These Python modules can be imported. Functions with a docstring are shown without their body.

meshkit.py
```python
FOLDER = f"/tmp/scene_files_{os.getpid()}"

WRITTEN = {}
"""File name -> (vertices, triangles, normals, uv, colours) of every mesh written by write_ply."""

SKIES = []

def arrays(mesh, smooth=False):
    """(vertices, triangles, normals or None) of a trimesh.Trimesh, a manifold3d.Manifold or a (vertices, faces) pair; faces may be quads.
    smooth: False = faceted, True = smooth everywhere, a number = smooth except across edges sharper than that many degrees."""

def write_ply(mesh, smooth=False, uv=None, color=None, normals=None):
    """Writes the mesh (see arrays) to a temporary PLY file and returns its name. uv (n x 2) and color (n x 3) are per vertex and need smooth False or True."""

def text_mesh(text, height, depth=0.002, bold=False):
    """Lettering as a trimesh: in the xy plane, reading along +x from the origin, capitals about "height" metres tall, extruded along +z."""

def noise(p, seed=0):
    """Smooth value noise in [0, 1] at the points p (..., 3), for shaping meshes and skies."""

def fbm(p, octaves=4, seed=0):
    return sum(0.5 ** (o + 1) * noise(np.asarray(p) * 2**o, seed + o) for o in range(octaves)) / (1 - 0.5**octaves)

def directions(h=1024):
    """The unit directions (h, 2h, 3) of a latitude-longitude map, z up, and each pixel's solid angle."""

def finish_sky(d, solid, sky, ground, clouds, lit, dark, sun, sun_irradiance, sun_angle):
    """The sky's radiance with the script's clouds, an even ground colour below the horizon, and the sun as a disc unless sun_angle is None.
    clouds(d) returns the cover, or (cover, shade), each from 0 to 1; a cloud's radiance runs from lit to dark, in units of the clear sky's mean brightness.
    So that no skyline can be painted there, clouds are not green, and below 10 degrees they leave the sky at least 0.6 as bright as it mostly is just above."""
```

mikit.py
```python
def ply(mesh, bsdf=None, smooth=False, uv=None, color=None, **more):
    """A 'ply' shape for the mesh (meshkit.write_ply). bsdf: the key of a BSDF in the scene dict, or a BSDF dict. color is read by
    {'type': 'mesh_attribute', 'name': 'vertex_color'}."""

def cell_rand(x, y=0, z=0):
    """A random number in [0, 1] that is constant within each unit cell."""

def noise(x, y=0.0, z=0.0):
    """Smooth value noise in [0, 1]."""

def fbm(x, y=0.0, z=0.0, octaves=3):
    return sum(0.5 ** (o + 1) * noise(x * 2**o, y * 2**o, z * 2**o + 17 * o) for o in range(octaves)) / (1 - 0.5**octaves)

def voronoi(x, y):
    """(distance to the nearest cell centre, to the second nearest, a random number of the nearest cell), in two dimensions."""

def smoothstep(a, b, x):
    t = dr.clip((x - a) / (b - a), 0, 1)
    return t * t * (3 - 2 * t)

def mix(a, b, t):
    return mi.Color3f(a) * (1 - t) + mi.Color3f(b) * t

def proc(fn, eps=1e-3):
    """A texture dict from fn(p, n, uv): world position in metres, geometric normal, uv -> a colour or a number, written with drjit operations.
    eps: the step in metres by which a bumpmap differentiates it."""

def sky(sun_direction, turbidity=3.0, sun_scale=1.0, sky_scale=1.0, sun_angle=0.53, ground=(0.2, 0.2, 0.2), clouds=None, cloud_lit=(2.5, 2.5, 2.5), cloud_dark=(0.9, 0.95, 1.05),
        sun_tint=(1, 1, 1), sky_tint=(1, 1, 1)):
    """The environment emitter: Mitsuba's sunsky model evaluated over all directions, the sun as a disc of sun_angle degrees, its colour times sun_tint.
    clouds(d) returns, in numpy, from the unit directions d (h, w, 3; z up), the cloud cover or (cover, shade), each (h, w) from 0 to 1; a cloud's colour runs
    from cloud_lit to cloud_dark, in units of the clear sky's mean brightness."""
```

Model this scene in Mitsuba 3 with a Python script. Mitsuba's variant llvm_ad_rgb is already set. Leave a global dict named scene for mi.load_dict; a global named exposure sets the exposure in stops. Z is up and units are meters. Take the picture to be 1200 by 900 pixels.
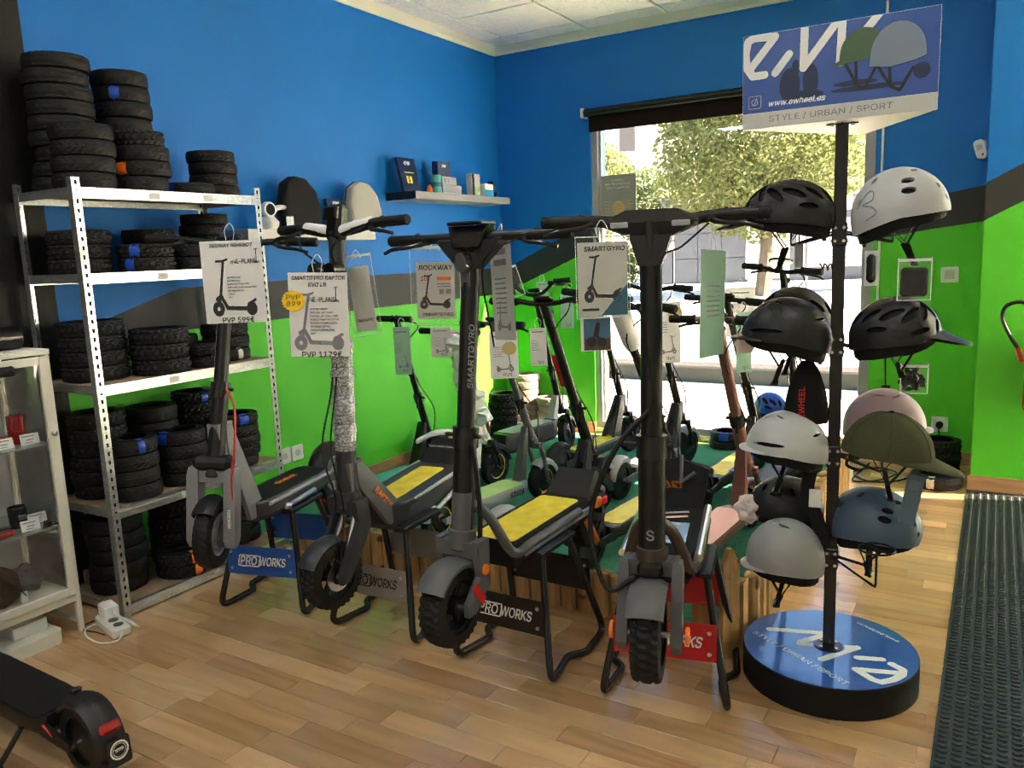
import math, random, numpy as np, trimesh, mitsuba as mi, mikit, meshkit, drjit as dr
import manifold3d as m3
from shapely.geometry import Polygon, LineString, Point, MultiPolygon, box as sbox
from shapely.ops import unary_union
from shapely import affinity

random.seed(7); RNG = np.random.RandomState(7)
scene, labels = {}, {}
PI = math.pi

# ------------------------------------------------------------------ camera, sky, sun, exposure
CAM = np.array([0.0, 0.0, 1.45]); YAW, PITCH, ROLL, FOCAL = -0.54685, 0.16122, -0.03911, 938.35
fw_ = np.array([math.sin(YAW)*math.cos(PITCH), math.cos(YAW)*math.cos(PITCH), -math.sin(PITCH)])
rt_ = np.array([math.cos(YAW), -math.sin(YAW), 0.0]); up0_ = np.cross(rt_, fw_)
up_ = -math.sin(ROLL)*rt_ + math.cos(ROLL)*up0_
scene['camera'] = {'type': 'perspective', 'fov': math.degrees(2*math.atan(600/FOCAL)), 'fov_axis': 'x', 'near_clip': 0.05, 'far_clip': 500.0,
                   'to_world': mi.ScalarTransform4f().look_at(origin=CAM.tolist(), target=(CAM+fw_).tolist(), up=up_.tolist())}
SUN = np.array([0.810, 0.217, 0.545])
scene['sky'] = mikit.sky(SUN, turbidity=3.5, sun_scale=4.4, sky_scale=1.2, ground=(0.35, 0.33, 0.30))
exposure = 3.85
LAMP = 1.6      # radiance of the unseen ceiling panels that light the near floor

# ------------------------------------------------------------------ mesh helpers (vertices, faces)
def V(*a): return np.array(a, float)
def tr(x=0, y=0, z=0):
    m = np.eye(4); m[:3, 3] = (x, y, z); return m
def rot(ax, a):
    c, s = math.cos(a), math.sin(a); m = np.eye(4)
    i, j = {'x': (1, 2), 'y': (2, 0), 'z': (0, 1)}[ax]
    m[i, i] = c; m[i, j] = -s; m[j, i] = s; m[j, j] = c; return m
def rx(a): return rot('x', a)
def ry(a): return rot('y', a)
def rz(a): return rot('z', a)
def sc(x, y=None, z=None):
    y = x if y is None else y; z = x if z is None else z
    return np.diag([x, y, z, 1.0])
def frame(o, xd, yd):
    """matrix with origin o, x along xd, y near yd"""
    x = np.array(xd, float); x /= np.linalg.norm(x); y = np.array(yd, float); y -= x*(x@y); y /= np.linalg.norm(y)
    m = np.eye(4); m[:3, 0] = x; m[:3, 1] = y; m[:3, 2] = np.cross(x, y); m[:3, 3] = o; return m
def arr(m):
    if isinstance(m, tuple): return m
    if hasattr(m, 'to_mesh'):
        q = m.to_mesh(); return (np.array(q.vert_properties[:, :3], float), np.array(q.tri_verts, int))
    return (np.array(m.vertices, float), np.array(m.faces, int))
def xf(m, A):
    v, f = arr(m); v = v@A[:3, :3].T + A[:3, 3]
    if np.linalg.det(A[:3, :3]) < 0: f = f[:, ::-1]
    return (v, f)
def join(*ms):
    vs, fs, k = [], [], 0
    for m in ms:
        if m is None: continue
        for q in (m if isinstance(m, list) else [m]):
            v, f = arr(q); vs.append(v); fs.append(f+k); k += len(v)
    return (np.vstack(vs), np.vstack(fs))
def hull(pts): return arr(trimesh.convex.convex_hull(np.array(pts, float)))
_bc = {}
def bx(sx, sy, sz, c=(0, 0, 0), b=0.0):
    key = (round(sx, 5), round(sy, 5), round(sz, 5), round(b, 5))
    if key not in _bc:
        h = np.array([sx, sy, sz])/2
        if b <= 0:
            _bc[key] = arr(trimesh.creation.box(extents=(sx, sy, sz)))
        else:
            b = min(b, 0.45*min(sx, sy, sz)); p = []
            for s in np.ndindex(2, 2, 2):
                s = np.array(s)*2-1
                for k in range(3):
                    q = h-b; q[k] = h[k]; p.append(s*q)
            _bc[key] = hull(p)
    v, f = _bc[key]; return (v+np.array(c, float), f)
def bb(lo, hi, b=0.0):
    lo, hi = np.array(lo, float), np.array(hi, float); s = np.abs(hi-lo); return bx(s[0], s[1], s[2], (lo+hi)/2, b)
def catmull(P, n=6):
    P = np.array(P, float)
    if len(P) < 3: return P
    Q = np.vstack([2*P[0]-P[1], P, 2*P[-1]-P[-2]]); out = []
    for i in range(1, len(Q)-2):
        a, b, c, d = Q[i-1:i+3]
        for t in np.arange(n)/n:
            out.append(0.5*(2*b+(c-a)*t+(2*a-5*b+4*c-d)*t*t+(3*b-a-3*c+d)*t**3))
    out.append(P[-1]); return np.array(out)
def fillet(P, r, k=4):
    P = [np.array(p, float) for p in P]; out = [P[0]]
    for i in range(1, len(P)-1):
        a, b, c = P[i-1], P[i], P[i+1]; u, w = a-b, c-b; lu, lw = np.linalg.norm(u), np.linalg.norm(w)
        d = min(r, 0.45*lu, 0.45*lw); p, q = b+u/lu*d, b+w/lw*d
        for t in np.linspace(0, 1, k+1): out.append((1-t)**2*p+2*t*(1-t)*b+t*t*q)
    out.append(P[-1]); return np.array(out)
def tube(P, r, n=8, closed=False, flat=None):
    """swept tube; r a number or one per point; flat=(a,b) an elliptic section instead, b along the first normal"""
    P = np.array(P, float); k = len(P)
    t = np.roll(P, -1, 0)-np.roll(P, 1, 0) if closed else np.gradient(P, axis=0)
    t /= np.linalg.norm(t, axis=1, keepdims=True)+1e-12
    a = np.cross(t[0], [0, 0, 1.0] if abs(t[0][2]) < 0.9 else [0, 1.0, 0]); a /= np.linalg.norm(a); N = [a]
    for i in range(1, k):
        a = a-t[i]*(a@t[i]); a /= np.linalg.norm(a)+1e-12; N.append(a)
    N = np.array(N); B = np.cross(t, N); g = np.arange(n)*2*PI/n+PI/n
    ra, rb = (np.full(k, flat[0]), np.full(k, flat[1])) if flat else (np.broadcast_to(r, (k,)),)*2
    v = P[:, None]+ra[:, None, None]*np.cos(g)[None, :, None]*N[:, None]+rb[:, None, None]*np.sin(g)[None, :, None]*B[:, None]
    v = v.reshape(-1, 3); m = k if closed else k-1
    i, j = np.meshgrid(np.arange(m), np.arange(n), indexing='ij'); i2 = (i+1) % k; j2 = (j+1) % n
    f = np.stack([i*n+j, i2*n+j, i2*n+j2, i*n+j2], -1).reshape(-1, 4)   # outward
    f = np.vstack([f[:, [0, 2, 1]], f[:, [0, 3, 2]]])
    if not closed:
        c0, c1 = len(v), len(v)+1; v = np.vstack([v, P[:1], P[-1:]]); q = np.arange(n)
        f = np.vstack([f, np.stack([np.full(n, c0), q, (q+1) % n], 1), np.stack([np.full(n, c1), (k-1)*n+(q+1) % n, (k-1)*n+q], 1)])
    w = np.cross(v[f[:, 1]]-v[f[:, 0]], v[f[:, 2]]-v[f[:, 0]])
    if (v[f[:, 0]]*w).sum() < 0 and abs((v[f[:, 0]]-v.mean(0))*w).sum() > 0:
        pass
    vol = ((v[f[:, 0]]-v.mean(0))*w).sum()
    if vol < 0: f = f[:, ::-1]
    return (v, f)
def rod(a, b, r, n=10): return tube([a, b], r, n)
def lathe(prof, n=24, loop=False):
    """revolve (r,z) round z; loop closes the profile (torus-like), otherwise the ends should lie on the axis"""
    p = np.array(prof, float); k = len(p); g = np.arange(n)*2*PI/n
    v = np.stack([p[None, :, 0]*np.cos(g)[:, None], p[None, :, 0]*np.sin(g)[:, None], np.broadcast_to(p[None, :, 1], (n, k))], -1).reshape(-1, 3)
    m = k if loop else k-1
    i, j = np.meshgrid(np.arange(n), np.arange(m), indexing='ij'); i2 = (i+1) % n; j2 = (j+1) % k
    f = np.stack([i*k+j, i2*k+j, i2*k+j2, i*k+j2], -1).reshape(-1, 4); f = np.vstack([f[:, [0, 1, 2]], f[:, [0, 2, 3]]])
    w = np.cross(v[f[:, 1]]-v[f[:, 0]], v[f[:, 2]]-v[f[:, 0]])
    if ((v[f[:, 0]]-v.mean(0))*w).sum() < 0: f = f[:, ::-1]
    ok = np.linalg.norm(np.cross(v[f[:, 1]]-v[f[:, 0]], v[f[:, 2]]-v[f[:, 0]]), axis=1) > 1e-14
    return (v, f[ok])
def cyl(r, h, n=20, b=0.0):
    """cylinder along z from 0 to h"""
    pr = [(0, 0), (r-b, 0), (r, b), (r, h-b), (r-b, h), (0, h)] if b else [(0, 0), (r, 0), (r, h), (0, h)]
    return lathe(pr, n)
def ext(poly, h):
    if not poly.is_valid: poly = poly.buffer(0)
    gs = [g for g in getattr(poly, 'geoms', [poly]) if g.area > 1e-10]
    return join(*[arr(trimesh.creation.extrude_polygon(g, h, engine='earcut')) for g in gs])
def rrect(x0, y0, x1, y1, r): return sbox(x0+r, y0+r, x1-r, y1-r).buffer(r, quad_segs=4)
def ball(r=1, n=10): return arr(trimesh.creation.uv_sphere(r, count=[n, 2*n]))
def ico(r=1, s=2): return arr(trimesh.creation.icosphere(s, r))
UPX = frame((0, 0, 0), (1, 0, 0), (0, 0, 1))          # xy plane -> xz plane, facing -y
_tc = {}
def text(s, h, d=0.0008, bold=True, slant=0.0, center=True, width=None):
    k = (s, bold)
    if k not in _tc: _tc[k] = arr(meshkit.text_mesh(s, 1.0, 1.0, bold))
    v, f = _tc[k]; v = v.copy()*np.array([h, h, d])
    if width: v[:, 0] *= width/(v[:, 0].max()-v[:, 0].min())
    v[:, 0] += slant*v[:, 1]
    if center: v[:, 0] -= (v[:, 0].max()+v[:, 0].min())/2
    return (v, f)

# ------------------------------------------------------------------ scene helpers
def numbered(n):
    if n not in scene and n not in _keys: _keys.add(n); return n
    k = 1
    while f'{n}_{k:03d}' in _keys or f'{n}_{k:03d}' in scene: k += 1
    _keys.add(f'{n}_{k:03d}'); return f'{n}_{k:03d}'
_keys = set()
def TW(A): return mi.ScalarTransform4f(np.asarray(A, float).tolist())
def shape(mesh, mat, smooth=35): return mikit.ply(arr(mesh), mat, smooth)
class Thing:
    def __init__(s, name, label=None, cat=None, A=None, group=None, kind=None):
        s.key = numbered(name); s.A = np.eye(4) if A is None else np.asarray(A, float); s.parts = []; s.name = name
        d = {}
        if label: d['label'] = label
        if cat: d['category'] = cat
        if group: d['group'] = group
        if kind: d['kind'] = kind
        if d: labels[s.key] = d
    def own(s, mesh, mat, smooth=35):
        d = shape(mesh, mat, smooth); scene[s.key] = {**d, 'to_world': TW(s.A)}; s.parts.append(('', d)); return s.key
    def part(s, name, mesh, mat, under=None, smooth=35, label=None, kind=None):
        d = shape(mesh, mat, smooth); return s.put(name, d, under, label, kind)
    def put(s, name, d, under=None, label=None, kind=None, A=None):
        key = numbered((under or s.key)+'__'+name); scene[key] = {**d, 'to_world': TW(s.A if A is None else A)}
        s.parts.append((key[len(s.key):], d))
        if label or kind: labels[key] = {k: v for k, v in (('label', label), ('kind', kind)) if v}
        return key
    def parts_each(s, name, meshes, mat, under=None, smooth=35, label=None):
        return [s.part(name, m, mat, under, smooth, label) for m in meshes]
    def dup(s, A, label, group=None):
        t = Thing(s.name, label, labels[s.key]['category'], A, group or labels[s.key].get('group'))
        for suf, d in s.parts:
            scene[t.key+suf] = {**d, 'to_world': TW(t.A)}; t.parts.append((suf, d))
            if s.key+suf in labels and suf: labels[t.key+suf] = dict(labels[s.key+suf])
        return t
def single(name, mesh, mat, label, cat, A=None, group=None, smooth=35, kind=None):
    t = Thing(name, label, cat, A, group, kind); t.own(mesh, mat, smooth); return t
def struct(name, mesh, mat, label=None, smooth=35):
    t = Thing(name, label, None, None, None, 'structure'); t.own(mesh, mat, smooth); return t

# ------------------------------------------------------------------ materials
noise, fbm, smoothstep, mix, cell_rand, voronoi = mikit.noise, mikit.fbm, mikit.smoothstep, mikit.mix, mikit.cell_rand, mikit.voronoi
def lin(r, g, b):
    return [((c/255)/12.92 if c <= 10 else ((c/255+0.055)/1.055)**2.4) for c in (r, g, b)]
def rgb(c): return {'type': 'rgb', 'value': [float(x) for x in c]}
def mat(name, col, rough=0.5, metal=0.0, spec=0.5, coat=0.0, two=True):
    c = col if isinstance(col, dict) else rgb(col)
    d = {'type': 'principled', 'base_color': c, 'roughness': rough, 'metallic': metal, 'specular': spec}
    if coat: d['clearcoat'] = coat; d['clearcoat_gloss'] = 0.9
    scene[name] = {'type': 'twosided', 'bsdf': d} if two else d
def pro(fn, eps=1e-3): return mikit.proc(fn, eps)

# painted walls: blue over a charcoal band over green, the band kinked near the corners
def band(p):
    L = lambda c, pts: interp(c, pts)
    top_l = interp(p.y, [(1.9, 1.13), (2.201, 1.216), (2.629, 1.343), (3.1, 1.35), (5.75, 1.337)])
    bot_l = interp(p.y, [(1.9, 1.02), (2.3, 1.06), (2.66, 1.13), (5.75, 1.124)])
    top_b = interp(p.x, [(-3.55, 1.33), (-3.46, 1.353), (-2.7, 1.683), (-0.7, 1.66), (-0.29, 1.717), (0.0, 1.765), (2.0, 2.1)])
    bot_b = interp(p.x, [(-3.55, 1.13), (-3.46, 1.16), (-3.144, 1.286), (-2.7, 1.47), (-0.7, 1.45), (-0.375, 1.501), (0.0, 1.545), (2.0, 1.9)])
    top_p = interp(p.x, [(-0.2, 1.66), (-0.064, 1.74), (0.089, 1.822), (2.2, 2.95)])
    bot_p = interp(p.x, [(-0.2, 1.46), (-0.07, 1.536), (0.099, 1.625), (2.2, 2.74)])
    left = p.x < -3.52; pil = (p.y < 5.5) & (p.x > -0.4)
    top = dr.select(left, top_l, dr.select(pil, top_p, top_b)); bot = dr.select(left, bot_l, dr.select(pil, bot_p, bot_b))
    n = 0.94+0.12*fbm(p.x*2.2, p.y*2.2, p.z*2.2)
    b = mi.Color3f(*C_BLUE)*n; g = mi.Color3f(*C_GREEN)*n; k = mi.Color3f(*C_BAND)*n
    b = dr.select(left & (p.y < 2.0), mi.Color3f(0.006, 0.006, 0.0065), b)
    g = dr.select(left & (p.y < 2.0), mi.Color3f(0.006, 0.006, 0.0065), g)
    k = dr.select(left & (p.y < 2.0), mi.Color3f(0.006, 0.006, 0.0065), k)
    return dr.select(p.z > top, b, dr.select(p.z > bot, k, g))
def interp(x, pts):
    r = mi.Float(pts[0][1])
    for (a, fa), (b, fb) in zip(pts[:-1], pts[1:]):
        r = dr.select(x > a, fa+(fb-fa)*dr.clip((x-a)/(b-a), 0, 1), r)
    return r
C_BLUE, C_GREEN, C_BAND = (0.005, 0.160, 0.57), (0.095, 0.56, 0.032), (0.034, 0.034, 0.036)
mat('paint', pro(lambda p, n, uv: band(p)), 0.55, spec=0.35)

PW, PL = 0.092, 0.42        # floor strips
def plank_col(p, n, uv):
    row = dr.floor(p.y/PW); off = cell_rand(row, 3)*PL; col = dr.floor((p.x+off)/PL)
    a = cell_rand(row, col, 1); b = cell_rand(row, col, 2)
    g = fbm(p.x*2.5+a*40, p.y*28+b*9, a*7); ring = 0.5+0.5*dr.sin((fbm(p.x*1.1+a*31, p.y*7+b*17, b*5)*34))
    t = dr.clip(0.15+0.55*a+0.25*(g-0.5)+0.13*(ring-0.5), 0, 1)
    c = mix((0.30, 0.160, 0.070), (0.66, 0.45, 0.245), t)
    return c*(0.86+0.28*b)
def plank_rough(p, n, uv): return 0.20+0.16*fbm(p.x*3, p.y*3, 1)
mat('plank', pro(plank_col), 0.17, spec=0.6)
mat('turf', pro(lambda p, n, uv: mix((0.022, 0.13, 0.085), (0.09, 0.32, 0.21), fbm(p.x*90, p.y*90, 2)*0.6+0.4*fbm(p.x*3, p.y*3, 1))), 0.9, spec=0.1)
def wood(p, n, uv):
    a = cell_rand(dr.floor(p.x*13.3), dr.floor(p.y*11.0), 5)
    g = fbm(p.x*45, p.y*45, p.z*5); kn = noise(p.x*16+3, p.y*16, p.z*14)
    c = mix((0.20, 0.105, 0.035), (0.47, 0.30, 0.125), dr.clip(0.75*g+0.35*a, 0, 1))
    return mix(c, (0.10, 0.045, 0.015), smoothstep(0.86, 0.93, kn))
mat('wood', pro(wood), 0.7, spec=0.25)
mat('skirting', pro(lambda p, n, uv: mix((0.36, 0.19, 0.09), (0.55, 0.33, 0.17), fbm(p.x*5, p.y*5, p.z*60))), 0.5)
mat('galvanised', pro(lambda p, n, uv: mix((0.34, 0.36, 0.37), (0.74, 0.76, 0.77), fbm((p.x+p.y)*9, p.z*60, 3)*0.6+0.4*voronoi((p.x+p.y)*110, p.z*110)[2])), 0.27, metal=0.85)
mat('ceiling_tile', pro(lambda p, n, uv: mix((0.74, 0.71, 0.66), (0.86, 0.84, 0.79), smoothstep(0.3, 0.5, fbm(p.x*110, p.y*110, 1)))), 0.9, spec=0.1)
mat('white_paint', lin(226, 224, 214), 0.5)
mat('cornice', lin(226, 222, 205), 0.6)
mat('board', pro(lambda p, n, uv: mix((0.22, 0.15, 0.09), (0.38, 0.28, 0.18), fbm(p.x*30, p.y*30, 1))), 0.8)
mat('rubber', pro(lambda p, n, uv: mix((0.005, 0.005, 0.0055), (0.012, 0.012, 0.0125), fbm(p.x*20, p.y*20, p.z*20))), 0.55, spec=0.28)
mat('rubber_tan', (0.30, 0.25, 0.21), 0.7, spec=0.3)  # black rubber with the window sunlight painted into its colour
mat('black', (0.006, 0.006, 0.0065), 0.40, spec=0.4)
mat('black_gloss', (0.005, 0.005, 0.006), 0.16, spec=0.5)
mat('black_matt', (0.008, 0.008, 0.009), 0.7, spec=0.2)
mat('grip', (0.009, 0.009, 0.0095), 0.65, spec=0.25)
mat('black_metal', (0.008, 0.008, 0.009), 0.28, spec=0.5)
mat('dark_grey', lin(48, 49, 54), 0.40, spec=0.4)
mat('mid_grey', lin(82, 83, 86), 0.42)
mat('light_grey', lin(158, 160, 164), 0.38)
mat('silver', (0.62, 0.64, 0.68), 0.28, metal=0.9)
mat('steel', (0.55, 0.55, 0.56), 0.25, metal=1.0)
mat('bronze', lin(74, 64, 59), 0.3, metal=0.35)
mat('rose', lin(138, 100, 94), 0.32, metal=0.55)
mat('rose_deck', lin(226, 176, 170), 0.5)
mat('white', (0.78, 0.78, 0.76), 0.4)
mat('paper', (0.80, 0.80, 0.80), 0.6, spec=0.3)
mat('paper_grey', lin(196, 196, 192), 0.45, spec=0.4)
mat('ink', (0.02, 0.02, 0.025), 0.6)
mat('ink_grey', (0.22, 0.22, 0.24), 0.6)
mat('yellow', pro(lambda p, n, uv: mix((0.62, 0.47, 0.015), (0.80, 0.66, 0.05), fbm(p.x*25, p.y*25, 1))), 0.45)
mat('lime', pro(lambda p, n, uv: mix((0.25, 0.60, 0.06), (0.62, 0.66, 0.40), fbm(p.x*9, p.y*9, 1))), 0.45)
mat('teal', lin(70, 160, 160), 0.5)
mat('orange', lin(236, 120, 30), 0.4)
mat('red', lin(190, 20, 30), 0.35)
mat('red_gloss', lin(150, 12, 22), 0.15, spec=0.7)
mat('blue_plate', lin(26, 82, 168), 0.35)
mat('grey_plate', lin(120, 119, 116), 0.35)
mat('red_plate', lin(176, 12, 34), 0.35)
mat('sign_blue', pro(lambda p, n, uv: mix((0.012, 0.055, 0.30), (0.045, 0.11, 0.36), fbm(p.x*5, p.y*5, p.z*5+2))), 0.28, spec=0.5)
mat('disc_blue', pro(lambda p, n, uv: mix((0.012, 0.065, 0.34), (0.06, 0.15, 0.42), fbm(p.x*6, p.y*6, 3))), 0.06, spec=0.9)
mat('label_blue', lin(22, 70, 170), 0.4)
mat('blind', (0.014, 0.009, 0.008), 0.8, spec=0.1)
mat('shelf_grey', pro(lambda p, n, uv: mix((0.22, 0.22, 0.22), (0.34, 0.34, 0.34), fbm(p.x*4, p.y*10, p.z*60))), 0.6)
mat('plastic_wrap', (0.75, 0.77, 0.78), 0.25, spec=0.7)
mat('foil_sheet', pro(lambda p, n, uv: mix((0.30, 0.46, 0.70), (0.75, 0.83, 0.92), smoothstep(0.4, 0.6, fbm(p.x*16, p.y*16, 4)))), 0.2)
mat('navy_print', (0.010, 0.022, 0.075), 0.35)
mat('helmet_green', lin(70, 96, 66), 0.4)
mat('helmet_print_grey', lin(120, 132, 150), 0.4)
mat('black_soft', (0.010, 0.010, 0.011), 0.42, spec=0.4)
mat('helmet_white', (0.44, 0.445, 0.46), 0.45)
mat('helmet_white2', (0.47, 0.49, 0.49), 0.42)
mat('helmet_pink', (0.46, 0.33, 0.38), 0.45)
mat('helmet_olive', pro(lambda p, n, uv: mix((0.050, 0.055, 0.028), (0.075, 0.08, 0.045), fbm(p.x*300, p.y*300, p.z*300))), 0.9, spec=0.1)
mat('cap_seam', (0.045, 0.05, 0.025), 0.9)
mat('helmet_grey', (0.28, 0.285, 0.285), 0.45)
mat('helmet_slate', lin(72, 92, 112), 0.45)
mat('strap', (0.008, 0.008, 0.0085), 0.75, spec=0.2)
mat('leaflet', lin(88, 116, 132), 0.5)
mat('clear_pink', (0.75, 0.62, 0.60), 0.2, spec=0.7)
mat('paper_pink', (0.72, 0.62, 0.58), 0.7)
mat('bubble', pro(lambda p, n, uv: mix((0.13, 0.13, 0.135), (0.50, 0.51, 0.52), smoothstep(0.3, 0.7, fbm(p.x*170, p.y*170, p.z*190)))), 0.25, spec=0.7)
mat('rubber_mat', (0.020, 0.026, 0.027), 0.5, spec=0.35)
scene['frosted'] = {'type': 'principledthin', 'base_color': rgb((0.82, 0.85, 0.88)), 'roughness': 0.6, 'diff_trans': 2.0, 'spec_trans': 0.0}  # pane of the unseen side window, spreads sunlight onto the left wall
scene['glass'] = {'type': 'thindielectric', 'int_ior': 1.5, 'ext_ior': 1.0}
scene['film'] = {'type': 'thindielectric', 'int_ior': 1.35, 'ext_ior': 1.0}
mat('foam', (0.72, 0.71, 0.68), 0.8)
mat('wrap_green', (0.66, 0.72, 0.66), 0.3, spec=0.6)
mat('cabinet_white', lin(214, 212, 200), 0.45)
mat('star', lin(246, 200, 24), 0.5)
mat('star_back', lin(196, 176, 120), 0.6)
mat('teal_dark', lin(40, 96, 120), 0.4)
mat('sky_box', lin(60, 170, 230), 0.4)
mat('photo_sky', lin(70, 110, 140), 0.4)
mat('photo_earth', lin(80, 62, 60), 0.4)
mat('poster_grey', lin(150, 150, 138), 0.6)
mat('tan_print', lin(214, 170, 110), 0.6)
mat('shell_grey', lin(170, 168, 160), 0.7)
scene['paper_green'] = {'type': 'principledthin', 'base_color': rgb(lin(176, 206, 190)), 'roughness': 0.5, 'diff_trans': 1.0, 'spec_trans': 0.0}
scene['glass_solid'] = {'type': 'thindielectric', 'int_ior': 1.5, 'ext_ior': 1.0}
scene['shelf_glass'] = {'type': 'blendbsdf', 'weight': 0.35, 'bsdf_0': {'type': 'thindielectric', 'int_ior': 1.5, 'ext_ior': 1.0}, 'bsdf_1': {'type': 'twosided', 'bsdf': {'type': 'diffuse', 'reflectance': rgb((0.35, 0.45, 0.40))}}}
mat('ceiling_gap', lin(120, 112, 100), 0.9, spec=0.1)
mat('letter_grey', lin(120, 120, 124), 0.5)
mat('fork_grey', lin(122, 123, 127), 0.36)

# ================================================================== the room
WX, WY, PY, ZC = -3.55, 5.75, 5.19, 3.08       # wall planes of the shop and its ceiling
RX, BY = 2.1, -2.2
WIN = (-2.72, -0.71, 0.04, 2.45)               # window hole x0, x1, z0, z1
DOOR = (0.37, 1.75, 0.0, 2.45)
WT = 0.27
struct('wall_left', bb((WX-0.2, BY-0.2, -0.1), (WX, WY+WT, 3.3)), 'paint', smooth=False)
x0, x1, z0, z1 = WIN
struct('wall_back', join(bb((WX, WY, -0.1), (x0, WY+WT, 3.3)), bb((x1, WY, -0.1), (-0.08, WY+WT, 3.3)), bb((x0, WY, z1), (x1, WY+WT, 3.3)), bb((x0, WY, -0.1), (x1, WY+WT, z0))), 'paint', smooth=False)
dx0, dx1, _, dz1 = DOOR
struct('wall_pillar', join(bb((-0.08, PY, -0.1), (dx0, WY+WT, 3.3)), bb((dx1, PY, -0.1), (RX+0.2, PY+WT, 3.3)), bb((dx0, PY, dz1), (dx1, PY+WT, 3.3))), 'paint', smooth=False)
SW = (4.35, 5.14, 0.10, 2.95)                    # unseen frosted side window, placed to light the left wall, y0, y1, z0, z1
struct('wall_right', join(bb((RX, BY-0.2, -0.1), (RX+0.2, SW[0], 3.3)), bb((RX, SW[1], -0.1), (RX+0.2, PY+WT, 3.3)), bb((RX, SW[0], SW[3]), (RX+0.2, SW[1], 3.3)), bb((RX, SW[0], -0.1), (RX+0.2, SW[1], SW[2]))), 'white_paint', smooth=False)
w2 = Thing('window_2', 'unseen side window with frosted film, placed to light the blue shelf wall', None, None, None, 'structure')
w2.own(join(*[bb((RX+.06, y-.03, SW[2]), (RX+.12, y+.03, SW[3])) for y in (SW[0]+.03, (SW[0]+SW[1])/2, SW[1]-.03)], bb((RX+.06, SW[0], SW[2]), (RX+.12, SW[1], SW[2]+.05)), bb((RX+.06, SW[0], SW[3]-.05), (RX+.12, SW[1], SW[3]))), 'light_grey', smooth=False)
w2.part('pane', (V([RX+.09, SW[0], SW[2]], [RX+.09, SW[1], SW[2]], [RX+.09, SW[1], SW[3]], [RX+.09, SW[0], SW[3]]), np.array([[0, 1, 2], [0, 2, 3]])), 'frosted', smooth=False)
struct('wall_front', bb((WX, BY-0.2, -0.1), (RX, BY, 3.3)), 'white_paint', smooth=False)
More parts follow.
